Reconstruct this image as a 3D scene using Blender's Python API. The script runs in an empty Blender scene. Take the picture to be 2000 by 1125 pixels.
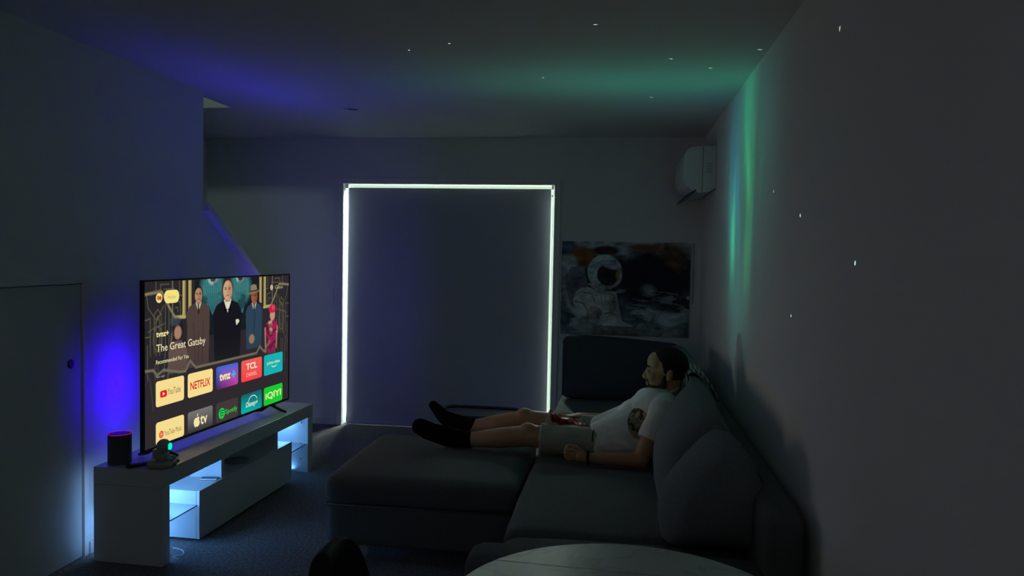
import bpy, bmesh, math, random
import numpy as np
from mathutils import Vector, Matrix, Euler
random.seed(7); rng = np.random.default_rng(7)
C = bpy.context.scene.collection
scene = bpy.context.scene
PI = math.pi

# ------------------------------------------------------------------ camera
cam_d = bpy.data.cameras.new('camera'); cam = bpy.data.objects.new('camera', cam_d); C.objects.link(cam)
cam_d.sensor_width = 36; cam_d.lens = 36 * 1516.3 / 2000; cam_d.clip_start = .05
yaw, pitch, roll = .1364, .0442, .0191
F = Vector((-math.sin(yaw), math.cos(yaw), 0)); Rt = Vector((math.cos(yaw), math.sin(yaw), 0)); U = Vector((0, 0, 1))
F2 = F * math.cos(pitch) - U * math.sin(pitch); U2 = U * math.cos(pitch) + F * math.sin(pitch)
R2 = Rt * math.cos(roll) + U2 * math.sin(roll); U3 = U2 * math.cos(roll) - Rt * math.sin(roll)
M = Matrix((R2, U3, -F2)).transposed().to_4x4(); M.translation = Vector((0, 0, 1.469))
cam.matrix_world = M
scene.camera = cam
# ------------------------------------------------------------------ view, world (overcast daylight outside)
scene.view_settings.view_transform = 'Standard'; scene.view_settings.look = 'None'
scene.view_settings.exposure = 0; scene.view_settings.gamma = 1; scene.view_settings.use_curve_mapping = False
w = bpy.data.worlds.new('world'); scene.world = w; w.use_nodes = True
w.node_tree.nodes['Background'].inputs[0].default_value = (.80, 1.0, .78, 1)
w.node_tree.nodes['Background'].inputs[1].default_value = .92

def area(name, loc, aim, sx, sy, col, power, spread=180, parent=None):
    l = bpy.data.lights.new(name, 'AREA'); l.shape = 'RECTANGLE'; l.size = sx; l.size_y = sy
    l.color = col; l.energy = power; l.spread = math.radians(spread)
    o = bpy.data.objects.new(name, l); C.objects.link(o); o.location = loc
    o.rotation_euler = Vector(aim).to_track_quat('-Z', 'Y').to_euler()
    if parent: o.parent = parent
    return o
# added dim fill light behind the camera, not a lamp of the room
area('rear_fill_light', (-1.0, -2.3, 1.75), (0, 1, -.05), 2.4, 1.1, (.95, 1.0, 1.0), 3.0)
area('overhead_fill_light', (-.9, .3, 2.37), (0, .1, -1), .5, .5, (.97, 1.0, .98), .55)  # added unseen overhead fill, brightening tops more than fronts
# lamp on the upper landing, shining down the stairwell
area('landing_lamp', (-3.0, .8, 3.72), (0, 1, -.42), .5, .30, (.72, 1.0, .82), 9.5)
# bright sky above the garden, reaching in only round the edges of the blind
area('sky_daylight', (-1.4, 8.3, 3.6), (0, -1, -.85), 5.5, 1.8, (.84, 1.0, .88), 1500, 95)
sun_d = bpy.data.lights.new('bright_sky', 'SUN'); sun_d.angle = math.radians(50); sun_d.energy = 70; sun_d.color = (.86, 1.0, .90)
sun = bpy.data.objects.new('bright_sky', sun_d); C.objects.link(sun); sun.location = (-1.4, 9, 4); sun.rotation_euler = Vector((.05, -1, -.75)).to_track_quat('-Z', 'Y').to_euler()

# ------------------------------------------------------------------ node helpers
def mat(name, col=(.5, .5, .5), rough=.6, metal=0, spec=.5, noise=0, nscale=20, bump=0, bscale=200, emit=None, estr=0, sheen=0, coat=0, trans=0):
    m = bpy.data.materials.new(name); m.use_nodes = True; nt = m.node_tree; b = nt.nodes['Principled BSDF']
    b.inputs['Base Color'].default_value = (*col, 1); b.inputs['Roughness'].default_value = rough
    b.inputs['Metallic'].default_value = metal; b.inputs['Specular IOR Level'].default_value = spec
    if sheen: b.inputs['Sheen Weight'].default_value = sheen
    if coat: b.inputs['Coat Weight'].default_value = coat
    if trans: b.inputs['Transmission Weight'].default_value = trans
    tc = nt.nodes.new('ShaderNodeTexCoord')
    if noise:
        n = nt.nodes.new('ShaderNodeTexNoise'); n.inputs['Scale'].default_value = nscale; n.inputs['Detail'].default_value = 5
        nt.links.new(tc.outputs['Object'], n.inputs['Vector'])
        mx = nt.nodes.new('ShaderNodeMix'); mx.data_type = 'RGBA'
        mx.inputs[6].default_value = tuple(max(0, c * (1 - noise)) for c in col) + (1,)
        mx.inputs[7].default_value = tuple(min(1, c * (1 + noise)) for c in col) + (1,)
        nt.links.new(n.outputs['Fac'], mx.inputs[0]); nt.links.new(mx.outputs[2], b.inputs['Base Color'])
    if bump:
        n2 = nt.nodes.new('ShaderNodeTexNoise'); n2.inputs['Scale'].default_value = bscale; n2.inputs['Detail'].default_value = 3
        nt.links.new(tc.outputs['Object'], n2.inputs['Vector'])
        bp = nt.nodes.new('ShaderNodeBump'); bp.inputs['Strength'].default_value = bump; bp.inputs['Distance'].default_value = .01
        nt.links.new(n2.outputs['Fac'], bp.inputs['Height']); nt.links.new(bp.outputs[0], b.inputs['Normal'])
    if emit:
        b.inputs['Emission Color'].default_value = (*emit, 1); b.inputs['Emission Strength'].default_value = estr
    return m
def emat(name, col, s=1.0, attr=None):
    m = bpy.data.materials.new(name); m.use_nodes = True; nt = m.node_tree; nt.nodes.clear()
    e = nt.nodes.new('ShaderNodeEmission'); o = nt.nodes.new('ShaderNodeOutputMaterial')
    e.inputs[0].default_value = (*col, 1); e.inputs[1].default_value = s
    if attr:
        a = nt.nodes.new('ShaderNodeVertexColor'); a.layer_name = attr; nt.links.new(a.outputs[0], e.inputs[0])
    nt.links.new(e.outputs[0], o.inputs[0]); m.cycles.emission_sampling = 'NONE' if not attr else 'AUTO'
    return m
def s2l(c):
    return tuple(((v / 255) / 12.92 if v <= 10 else (((v / 255) + .055) / 1.055) ** 2.4) for v in c)

MT = {}
MT['wall'] = mat('wall_paint', (.70, .71, .71), .75, noise=.02, nscale=3, bump=.03, bscale=400)
MT['ceiling'] = mat('ceiling_paint', (.72, .73, .72), .8, bump=.03, bscale=300)
MT['trim'] = mat('trim_paint', (.72, .72, .72), .4, noise=.02)
MT['door'] = mat('door_paint', (.62, .63, .62), .5, noise=.02)
def carpet():
    m = mat('carpet', (.12, .13, .15), .95, spec=.1, bump=1.0, bscale=260, sheen=.3)
    nt = m.node_tree; b = nt.nodes['Principled BSDF']; tc = nt.nodes.new('ShaderNodeTexCoord')
    n = nt.nodes.new('ShaderNodeTexNoise'); n.inputs['Scale'].default_value = 75; n.inputs['Detail'].default_value = 6; n.inputs['Roughness'].default_value = .8
    n3 = nt.nodes.new('ShaderNodeTexNoise'); n3.inputs['Scale'].default_value = 2.2; n3.inputs['Detail'].default_value = 3
    r = nt.nodes.new('ShaderNodeValToRGB'); r.color_ramp.elements[0].position = .40; r.color_ramp.elements[1].position = .62
    r.color_ramp.elements[0].color = (.030, .028, .030, 1); r.color_ramp.elements[1].color = (.34, .31, .32, 1)
    mx = nt.nodes.new('ShaderNodeMix'); mx.data_type = 'RGBA'; mx.blend_type = 'MULTIPLY'; mx.inputs[0].default_value = .45
    nt.links.new(tc.outputs['Object'], n.inputs[0]); nt.links.new(tc.outputs['Object'], n3.inputs[0])
    nt.links.new(n.outputs['Fac'], r.inputs[0]); nt.links.new(r.outputs[0], mx.inputs[6]); nt.links.new(n3.outputs['Fac'], mx.inputs[7])
    nt.links.new(mx.outputs[2], b.inputs['Base Color'])
    return m
MT['carpet'] = carpet()
MT['blind'] = mat('blind_fabric', (.42, .42, .50), .85, noise=.05, nscale=60, bump=.15, bscale=600)
MT['gloss'] = mat('white_gloss', (.60, .62, .62), .22, spec=.5)
MT['fabric'] = mat('sofa_fabric', (.125, .140, .145), .97, spec=.1, noise=.22, nscale=90, bump=.5, bscale=420)
MT['fabric2'] = mat('cushion_fabric', (.175, .205, .22), .97, spec=.1, noise=.22, nscale=80, bump=.5, bscale=380)
MT['fabric3'] = mat('shaded_cushion_fabric', (.055, .070, .085), .97, spec=.1, noise=.22, nscale=80, bump=.5, bscale=380)  # cushion fabric darkened: shade on the upright cushion put into the colour
MT['black'] = mat('black_plastic', (.012, .012, .014), .35)
MT['blackm'] = mat('black_soft', (.010, .010, .011), .7, spec=.2)
MT['skin'] = mat('skin', (.38, .205, .11), .55, noise=.1, nscale=9, bump=.05, bscale=150)
MT['hair'] = mat('hair', (.018, .012, .010), .8, spec=.2, noise=.5, nscale=150, bump=1, bscale=300)
MT['khaki'] = mat('khaki_cloth', (.33, .33, .27), .9, noise=.1, nscale=12, bump=.3, bscale=60)
MT['sock'] = mat('sock_knit', (.006, .006, .007), .95, spec=.05, bump=.2, bscale=300)
MT['glass'] = mat('glass', (.85, .95, 1.0), .03, trans=1.0)
MT['metal'] = mat('grey_metal', (.35, .36, .38), .35, metal=.8)

# ------------------------------------------------------------------ mesh helpers
def link(name, me, m=None, parent=None, smooth=False):
    o = bpy.data.objects.new(name, me); C.objects.link(o)
    if m is not None:
        me.materials.append(MT[m] if isinstance(m, str) else m)
    if smooth: me.polygons.foreach_set('use_smooth', [True] * len(me.polygons))
    if parent: o.parent = parent
    return o
def mesh(name, vs, fs, m=None, parent=None, smooth=False):
    me = bpy.data.meshes.new(name); me.from_pydata([tuple(v) for v in vs], [], [tuple(f) for f in fs]); me.update()
    return link(name, me, m, parent, smooth)
def bmobj(name, bm, m, parent=None, smooth=False):
    me = bpy.data.meshes.new(name); bm.normal_update(); bm.to_mesh(me); bm.free(); return link(name, me, m, parent, smooth)
def tag(o, label=None, cat=None, group=None, kind=None):
    if label: o['label'] = label
    if cat: o['category'] = cat
    if group: o['group'] = group
    if kind: o['kind'] = kind
    return o
def thing(name, loc, label, cat, rz=0, group=None):
    o = bpy.data.objects.new(name, None); C.objects.link(o); o.location = loc; o.rotation_euler = (0, 0, rz)
    o.empty_display_size = .05
    return tag(o, label, cat, group)
def addbox(bm, x0, x1, y0, y1, z0, z1, bev=0, seg=2):
    r = bmesh.ops.create_cube(bm, size=1)
    for v in r['verts']:
        v.co = Vector((x0 + (v.co.x + .5) * (x1 - x0), y0 + (v.co.y + .5) * (y1 - y0), z0 + (v.co.z + .5) * (z1 - z0)))
    if bev:
        es = list({e for v in r['verts'] for e in v.link_edges})
        bmesh.ops.bevel(bm, geom=es, offset=bev, segments=seg, profile=.5, affect='EDGES')
def box(name, x0, x1, y0, y1, z0, z1, m, parent=None, bev=0, seg=2):
    bm = bmesh.new(); addbox(bm, x0, x1, y0, y1, z0, z1, bev, seg); return bmobj(name, bm, m, parent)
def boxes(name, L, m, parent=None, bev=0):
    bm = bmesh.new()
    for b in L: addbox(bm, *b, bev)
    return bmobj(name, bm, m, parent)
def cyl(name, p0, p1, r0, r1, m, parent=None, n=24, smooth=True):
    return tube(name, [p0, p1], [r0, r1], m, parent, n, smooth)
def frame_at(d, prev=None):
    d = d.normalized()
    a = Vector((0, 0, 1)) if abs(d.z) < .95 else Vector((1, 0, 0))
    if prev is not None: a = prev
    s = (a - d * a.dot(d)).normalized(); return s, d.cross(s)
def tube(name, pts, rad, m, parent=None, n=12, smooth=True, closed=False):
    pts = [Vector(p) for p in pts]; k = len(pts)
    if not hasattr(rad, '__len__'): rad = [rad] * k
    vs = []; fs = []; prev = None
    for i, p in enumerate(pts):
        a = pts[(i - 1) % k] if (closed or i) else p; b = pts[(i + 1) % k] if (closed or i < k - 1) else p
        s, t = frame_at(b - a, prev); prev = s
        for j in range(n):
            q = 2 * PI * j / n; vs.append(p + (s * math.cos(q) + t * math.sin(q)) * rad[i])
    for i in range(k if closed else k - 1):
        for j in range(n):
            a = i * n + j; b = i * n + (j + 1) % n; c = ((i + 1) % k) * n
            fs.append((a, b, c + (j + 1) % n, c + j))
    if not closed:
        fs.append(tuple(range(n))[::-1]); fs.append(tuple((k - 1) * n + j for j in range(n)))
    return mesh(name, vs, fs, m, parent, smooth)
def lathe(name, prof, m, parent=None, n=40, loc=(0, 0, 0), smooth=False, axis='z'):
    vs = []; fs = []; k = len(prof)
    for i in range(n):
        a = 2 * PI * i / n
        for r, z in prof:
            v = (r * math.cos(a), r * math.sin(a), z)
            if axis == 'x': v = (v[2], v[0], v[1])
            if axis == 'y': v = (v[0], -v[2], v[1])
            vs.append(Vector(v) + Vector(loc))
    for i in range(n):
        for j in range(k - 1):
            a = i * k + j; b = ((i + 1) % n) * k + j
            fs.append((a, b, b + 1, a + 1))
    fs.append(tuple(i * k for i in range(n))[::-1]); fs.append(tuple(i * k + k - 1 for i in range(n)))
    return mesh(name, vs, fs, m, parent, smooth)
def cube_grid(n):
    """points and faces of a subdivided cube surface [-1,1]^3"""
    idx = {}; vs = []; fs = []
    def vid(p):
        k = tuple(round(c * n) for c in p)
        if k not in idx: idx[k] = len(vs); vs.append(p)
        return idx[k]
    g = [-1 + 2 * i / n for i in range(n + 1)]
    for ax in range(3):
        for s in (-1, 1):
            for i in range(n):
                for j in range(n):
                    q = []
                    for a, b in ((i, j), (i + 1, j), (i + 1, j + 1), (i, j + 1)):
                        p = [0, 0, 0]; p[ax] = s; p[(ax + 1) % 3] = g[a]; p[(ax + 2) % 3] = g[b]; q.append(vid(tuple(p)))
                    fs.append(q if s > 0 else q[::-1])
    return np.array(vs, float), fs
_CG = {}
def soft_box(name, x0, x1, y0, y1, z0, z1, r, m, parent=None, n=16, puff=(0, 0, 0), wob=0, deform=None):
    """upholstered block: rounded corners of radius r, faces swelling by puff, slight waviness"""
    if n not in _CG: _CG[n] = cube_grid(n)
    v, fs = _CG[n]; v = v.copy()
    h = np.array([(x1 - x0) / 2, (y1 - y0) / 2, (z1 - z0) / 2]); c = np.array([(x0 + x1) / 2, (y0 + y1) / 2, (z0 + z1) / 2])
    t = np.sign(v) * np.abs(v) ** .8
    p = t * h; core = np.clip(p, -(h - r), h - r); d = p - core; L = np.linalg.norm(d, axis=1, keepdims=True); L[L == 0] = 1
    p = core + d / L * r
    q = p / h; fac = [(1 - q[:, 1] ** 2) * (1 - q[:, 2] ** 2), (1 - q[:, 0] ** 2) * (1 - q[:, 2] ** 2), (1 - q[:, 0] ** 2) * (1 - q[:, 1] ** 2)]
    for a in range(3): p[:, a] += q[:, a] * np.clip(fac[a], 0, 1) * puff[a]
    p += c
    if wob:
        s = np.sin(p[:, 0] * 13 + p[:, 1] * 7) * np.sin(p[:, 1] * 11 + p[:, 2] * 9 + 1) + .5 * np.sin(p[:, 0] * 31 + p[:, 2] * 23) * np.sin(p[:, 1] * 27)
        p += (q / np.maximum(np.linalg.norm(q, axis=1, keepdims=True), 1e-6)) * s[:, None] * wob
    if deform is not None: p = deform(p)
    return mesh(name, p, fs, m, parent, True)
def loft(name, prof, ys, scale, m, parent=None, cen=None, shift=None):
    """closed XZ profile swept along y; scale and centre let the ends close softly"""
    prof = np.array(prof, float); k = len(prof)
    if cen is None: cen = prof.mean(0)
    vs = []; fs = []
    for i, y in enumerate(ys):
        s = scale[i]; sh = shift[i] if shift else (0, 0)
        for x, z in prof: vs.append((cen[0] + (x - cen[0]) * s + sh[0], y, cen[1] + (z - cen[1]) * s + sh[1]))
    for i in range(len(ys) - 1):
        for j in range(k):
            a = i * k + j; b = i * k + (j + 1) % k; fs.append((a, b, b + k, a + k))
    fs.append(tuple(range(k))[::-1]); fs.append(tuple((len(ys) - 1) * k + j for j in range(k)))
    return mesh(name, vs, fs, m, parent, True)
def spline(pts, n, closed=True):
    """Catmull-Rom through points"""
    P = [np.array(p, float) for p in pts]; k = len(P); out = []
    segs = k if closed else k - 1
    for i in range(segs):
        if closed: a, b, c, d = P[(i - 1) % k], P[i], P[(i + 1) % k], P[(i + 2) % k]
        else: a, b, c, d = P[max(i - 1, 0)], P[i], P[i + 1], P[min(i + 2, k - 1)]
        for j in range(n):
            t = j / n; out.append(.5 * ((2 * b) + (-a + c) * t + (2 * a - 5 * b + 4 * c - d) * t * t + (-a + 3 * b - 3 * c + d) * t ** 3))
    if not closed: out.append(P[-1])
    return out

# ------------------------------------------------------------------ room shell
XR, XL, YB, YF, ZC = .637, -2.47, 6.24, -3.0, 2.4
OY = 4.36            # left wall opens to the stair here
tag(box('floor', -3.5, XR + .1, YF - .1, YB + .1, -.12, 0, 'carpet'), kind='structure')
tag(boxes('ceiling', [(-2.57, XR + .1, YF - .1, YB + .1, ZC, ZC + .25), (-3.5, -2.57, 4.89, YB + .1, ZC, ZC + .25)], 'ceiling'), kind='structure')
tag(box('wall_right', XR, XR + .1, YF - .1, YB + .1, 0, ZC, 'wall'), kind='structure')
tag(box('wall_front', -3.5, XR, YF - .1, YF, 0, ZC, 'wall'), kind='structure')
DX0, DX1, DZ = -2.285, -.525, 2.025
tag(boxes('wall_back', [(-3.5, DX0, YB, YB + .1, 0, ZC), (DX1, XR, YB, YB + .1, 0, ZC), (DX0, DX1, YB, YB + .1, DZ, ZC)], 'wall'), kind='structure')
# left wall: solid, with a cupboard doorway, ending in a sloping stair balustrade
def prism_x(bm, poly, x0, x1):
    a = [bm.verts.new((x0, y, z)) for y, z in poly]; b = [bm.verts.new((x1, y, z)) for y, z in poly]; k = len(poly)
    bm.faces.new(a[::-1]); bm.faces.new(b)
    for i in range(k): bm.faces.new((a[i], a[(i + 1) % k], b[(i + 1) % k], b[i]))
YN = 5.36
cy0, cy1, cz = 2.45, 3.298, 1.293
sl = lambda y: 1.71 - .664 * (y - OY)
bm = bmesh.new()
for poly in ([(YF, 0), (cy0, 0), (cy0, ZC), (YF, ZC)], [(cy0, cz), (cy1, cz), (cy1, ZC), (cy0, ZC)], [(cy1, 0), (OY, 0), (OY, ZC), (cy1, ZC)],
             [(OY, 0), (YN, 0), (YN, sl(YN)), (OY, sl(OY))]):
    prism_x(bm, poly, XL - .1, XL)
bmesh.ops.recalc_face_normals(bm, faces=bm.faces)
wl = bmobj('wall_left', bm, 'wall'); tag(wl, kind='structure')
bm = bmesh.new(); prism_x(bm, [(OY - .0, sl(OY) + .03), (OY, sl(OY) - .018), (YN + .02, sl(YN + .02) - .018), (YN + .02, sl(YN + .02) + .03)], XL - .115, XL + .04)
bmesh.ops.recalc_face_normals(bm, faces=bm.faces)
tag(bmobj('trim_1', bm, 'trim'), kind='structure')
# stairwell: outer wall, shaft above the ceiling, treads
tag(boxes('wall_stair', [(-3.6, -3.5, YF, YB + .1, 0, 4.9), (-3.5, -2.47, YF, YF + .1, ZC, 4.9), (-2.57, -2.47, YF, 4.99, ZC + .25, 4.9),
                         (-3.5, -2.57, 4.89, 4.99, ZC + .25, 4.9), (-3.6, -2.47, YF, 4.99, 4.9, 5.0)], 'wall'), kind='structure')
st = bpy.data.objects.new('stair_flight', None); C.objects.link(st); st.location = (-3.03, 5.9, 0)
tag(st, 'enclosed white stair flight climbing behind the sloping wall on the left', 'stairs')
for i in range(13):
    y = 5.72 - i * .27
    bm = bmesh.new(); addbox(bm, -.46, .45, y - .27 - 5.9, y - 5.9, max(0, i * .18 - .1), (i + 1) * .18); bmobj('stair_step', bm, 'carpet', st)
# under-stair cupboard door
d1 = bpy.data.objects.new('door_1', None); C.objects.link(d1); d1.location = (XL, 2.9, 0); tag(d1, kind='structure')
box('door_panel', -.04, -.003, cy0 + .002 - 2.9, cy1 - .002 - 2.9, .004, cz - .003, 'door', d1, .002)
lathe('door_handle', [(.0, 0), (.019, 0), (.021, .003), (.016, .006), (.0, .006)][1:-1], 'black', d1, 24, (-.003, 3.223 - 2.9, .926), axis='x')
boxes('door_frame', [(-.02, .006, cy1 + .002 - 2.9, cy1 + .035 - 2.9, 0, cz + .03), (-.02, .012, cy0 - .035 - 2.9, cy0 - 2.9, 0, cz + .03), (-.02, .012, cy0 - 2.9, cy1 - 2.9, cz, cz + .03)], 'trim', d1, .003)
# skirting
tag(boxes('baseboard_left', [(XL, XL + .012, cy1 + .036, YN, 0, .06), (XL, XL + .012, YF, cy0 - .036, 0, .06)], 'trim', bev=.003), kind='structure')
tag(boxes('baseboard_back', [(-3.499, DX0 - .052, YB - .012, YB, 0, .06), (DX1 + .052, XR - .013, YB - .012, YB, 0, .06)], 'trim', bev=.003), kind='structure')
tag(box('baseboard_right', XR - .012, XR, YF, YB, 0, .06, 'trim', bev=.003), kind='structure')
def thin_glass():
    m = bpy.data.materials.new('window_glass'); m.use_nodes = True; n = m.node_tree; n.nodes.clear()
    t = n.nodes.new('ShaderNodeBsdfTransparent'); t.inputs[0].default_value = (.92, .96, .93, 1); g = n.nodes.new('ShaderNodeBsdfGlossy'); g.inputs['Roughness'].default_value = .02
    f = n.nodes.new('ShaderNodeFresnel'); f.inputs[0].default_value = 1.45; x = n.nodes.new('ShaderNodeMixShader'); o = n.nodes.new('ShaderNodeOutputMaterial')
    n.links.new(f.outputs[0], x.inputs[0]); n.links.new(t.outputs[0], x.inputs[1]); n.links.new(g.outputs[0], x.inputs[2]); n.links.new(x.outputs[0], o.inputs[0]); return m
# patio door: architrave, reveal, sash, panes
d2 = bpy.data.objects.new('door_2', None); C.objects.link(d2); d2.location = (-1.405, YB, 0); tag(d2, kind='structure')
ox, oy = -1.405, YB
def loc(L): return [(a - ox, b - ox, c - oy, d - oy, e, f) for a, b, c, d, e, f in L]
boxes('architrave', loc([(DX0 - .05, DX0, YB - .014, YB, 0, DZ + .05), (DX1, DX1 + .05, YB - .014, YB, 0, DZ + .05), (DX0, DX1, YB - .014, YB, DZ, DZ + .05)]), 'trim', d2, .003)
boxes('reveal', loc([(DX0 - .03, DX0, YB + .1, YB + .12, -.02, DZ + .03), (DX1, DX1 + .03, YB + .1, YB + .12, -.02, DZ + .03), (DX0, DX1, YB + .1, YB + .12, DZ, DZ + .03), (DX0, DX1, YB + .1, YB + .12, -.05, .0)]), 'trim', d2)
mid = (DX0 + DX1) / 2
boxes('sash', loc([(DX0, DX0 + .012, YB + .101, YB + .118, 0, DZ), (DX1 - .012, DX1, YB + .101, YB + .118, 0, DZ),
                   (DX0, DX1, YB + .101, YB + .118, 0, .05)]), 'metal', d2)
for a, b in ((DX0 + .012, DX1 - .012),):
    MT['pane'] = thin_glass(); box('pane', a - ox, b - ox, .108, .112, .05, DZ, 'pane', d2)
# roller blind
BX0, BX1 = -2.256, -.557
bl = thing('roller_blind', (ox, YB + .04, 0), 'grey roller blind drawn down over the glass door, daylight leaking round its edges', 'blind')
nx, nz = 30, 40; vs = []; fs = []
for s, yo in ((0, 0), (1, .0016)):
    for j in range(nz + 1):
        for i in range(nx + 1):
            x = BX0 + (BX1 - BX0) * i / nx; z = .028 + (1.995 - .028) * j / nz
            vs.append((x - ox, yo + .003 * math.sin(x * 4 + z) * math.sin(z * 2.3), z))
N1 = (nx + 1) * (nz + 1)
for j in range(nz):
    for i in range(nx):
        a = j * (nx + 1) + i; q = (a, a + 1, a + nx + 2, a + nx + 1); fs.append(q); fs.append(tuple(N1 + k for k in q[::-1]))
mesh('blind_fabric', vs, fs, 'blind', bl, True)
cyl('roller_tube', (BX0 - ox, .024, 1.975), (BX1 - ox, .024, 1.975), .018, .018, 'trim', bl)
box('bottom_bar', BX0 - ox, BX1 - ox, -.008, .010, .004, .032, 'blind', bl, .004)
box('bracket', BX0 - ox - .03, BX0 - ox - .004, .0, .045, 1.992, 2.023, 'trim', bl); box('bracket', BX1 - ox + .004, BX1 - ox + .02, .0, .045, 1.992, 2.023, 'trim', bl)
cyl('chain', (BX1 - ox + .018, .004, .9), (BX1 - ox + .018, .004, 1.965), .0025, .0025, 'trim', bl, 6)
lathe('chain_stop', [(.002, -.012), (.009, -.008), (.009, .008), (.002, .012)], 'trim', bl, 16, (BX1 - ox + .014, .0, 1.94), smooth=True)
# ceiling downlight
dl = thing('ceiling_downlight', (-1.760, 4.955, ZC), 'small unlit recessed round downlight in the ceiling', 'ceiling light')
lathe('trim_ring', [(.034, -.001), (.036, -.006), (.052, -.007), (.056, 0), (.036, 0)], 'trim', dl, 32)
lathe('lens', [(.001, -.001), (.033, -.001), (.033, 0), (.001, 0)], 'black', dl, 24)
# wall plate near the patio door
wp = thing('wall_socket', (-2.40, YB, 1.09), 'small white switch plate on the back wall right of the television', 'switch')
box('plate', -.03, .035, -.008, 0, -.055, .055, 'trim', wp, .003)
box('rocker', -.012, .016, -.012, -.008, -.015, .015, 'trim', wp, .002)

# ------------------------------------------------------------------ small raster painter (vertex-coloured prints)
class Paint:
    def __init__(s, W, H, bg):
        s.W, s.H = W, H; s.a = np.zeros((H, W, 3)); s.a[:] = bg
        s.v, s.u = np.mgrid[0:H, 0:W]; s.u = s.u / (W - 1); s.v = s.v / (H - 1); s.asp = W / H
    def blend(s, m, c, al=1):
        m = np.clip(m, 0, 1)[..., None] * al; s.a = s.a * (1 - m) + np.array(c) * m
    def ell(s, cx, cy, rx, ry, c, al=1, soft=.06, rot=0):
        x = (s.u - cx); y = (s.v - cy); cr, sr = math.cos(rot), math.sin(rot); X = x * cr + y * sr; Y = -x * sr + y * cr
        d = np.sqrt((X / rx) ** 2 + (Y / ry) ** 2); s.blend((1 - d) / soft + .5, c, al)
    def poly(s, P, c, al=1):
        ins = np.zeros_like(s.u, bool); k = len(P)
        for i in range(k):
            x0, y0 = P[i]; x1, y1 = P[(i + 1) % k]
            if y0 == y1: continue
            cnd = ((s.v >= min(y0, y1)) & (s.v < max(y0, y1))) & (s.u < (x1 - x0) * (s.v - y0) / (y1 - y0) + x0); ins ^= cnd
        s.blend(ins.astype(float), c, al)
    def line(s, P, wd, c, al=1):
        for (x0, y0), (x1, y1) in zip(P[:-1], P[1:]):
            A = np.array([x0 * s.asp, y0]); B = np.array([x1 * s.asp, y1]); X = s.u * s.asp; D = B - A; L = (D @ D) + 1e-9
            t = np.clip(((X - A[0]) * D[0] + (s.v - A[1]) * D[1]) / L, 0, 1)
            d = np.hypot(X - A[0] - t * D[0], s.v - A[1] - t * D[1]); s.blend((wd / 2 - d) * s.H + .5, c, al)
    def noise(s, sc, amt, oct=4, seed=1, sx=1):
        r = np.random.default_rng(seed); t = np.zeros_like(s.u); am = 1
        for o in range(oct):
            gx, gy = int(sc * sx * 2 ** o) + 2, int(sc * 2 ** o) + 2; g = r.random((gy, gx)) - .5
            x = s.u * (gx - 1.001); y = s.v * (gy - 1.001); i = x.astype(int); j = y.astype(int); fx = x - i; fy = y - j
            fx = fx * fx * (3 - 2 * fx); fy = fy * fy * (3 - 2 * fy)
            t += am * ((g[j, i] * (1 - fx) + g[j, i + 1] * fx) * (1 - fy) + (g[j + 1, i] * (1 - fx) + g[j + 1, i + 1] * fx) * fy); am *= .55
        return t * amt
    def sheet(s, name, o, ux, uy, m, parent):
        """flat print spanned by the vectors ux (right) and uy (up) from corner o"""
        o, ux, uy = map(np.array, (o, ux, uy)); P = o + s.u[..., None] * ux + s.v[..., None] * uy
        H, W = s.H, s.W; me = bpy.data.meshes.new(name); idx = np.arange(H * W).reshape(H, W)
        q = np.stack([idx[:-1, :-1], idx[:-1, 1:], idx[1:, 1:], idx[1:, :-1]], -1).reshape(-1, 4)
        me.vertices.add(H * W); me.vertices.foreach_set('co', P.reshape(-1)); me.loops.add(q.size); me.loops.foreach_set('vertex_index', q.reshape(-1))
        me.polygons.add(len(q)); me.polygons.foreach_set('loop_start', np.arange(0, q.size, 4)); me.update()
        at = me.color_attributes.new('print', 'FLOAT_COLOR', 'POINT')
        at.data.foreach_set('color', np.concatenate([np.clip(s.a, 0, 4), np.ones((H, W, 1))], -1).reshape(-1).astype(np.float32))
        return link(name, me, m, parent)

# ------------------------------------------------------------------ wall hanging with astronaut
wh = thing('wall_print', (.05, YB - .004, 1.205), 'unframed canvas print of an astronaut among rocks hanging on the back wall', 'wall art')
p = Paint(260, 194, (.012, .015, .025))
X = lambda x, y: ((x - 92) / 1348, 1 - (y - 55) / 1005)
n1 = p.noise(5, 1, 5, 3); n2 = p.noise(9, 1, 5, 11, .6)
p.blend(np.clip((p.v - .82 + n1 * .35) * 7, 0, 1), (.30, .36, .38)); p.blend(np.clip((n2 - .12) * 6, 0, 1) * (p.v > .55) , (.16, .07, .035), .8)
p.blend(np.clip((.42 - p.v + n1 * .3) * 4, 0, 1), (.10, .14, .17)); p.blend(np.clip((n2 - .05) * 8, 0, 1) * (p.v < .5), (.34, .42, .47), .7)
p.blend(np.clip((.12 - p.v + n2 * .2) * 7, 0, 1), (.28, .30, .28)); p.blend(np.clip((.07 - p.v + n1 * .15) * 9, 0, 1), (.10, .05, .03), .8)
p.ell(*X(1010, 420), .26, .27, (.006, .008, .018), soft=.5)
p.ell(*X(150, 160), .09, .14, (.05, .09, .16), soft=.6); p.ell(*X(300, 230), .11, .12, (.20, .08, .03), soft=.5); p.ell(*X(160, 300), .07, .10, (.34, .38, .40), soft=.5)
p.ell(*X(560, 150), .11, .05, (.03, .02, .015), soft=.5); p.ell(*X(950, 110), .13, .04, (.12, .05, .03), soft=.7); p.ell(*X(1300, 220), .08, .12, (.10, .06, .04), soft=.7)
p.ell(*X(1210, 880), .09, .07, (.34, .42, .48), soft=.6, rot=.4); p.ell(*X(1010, 560), .05, .05, (.16, .19, .2), soft=1)
suit = (.42, .44, .42); dk = (.08, .08, .08)
p.poly([X(100, 560), X(190, 330), X(330, 330), X(400, 600), X(260, 860), X(110, 800)], (.14, .15, .20))
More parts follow.
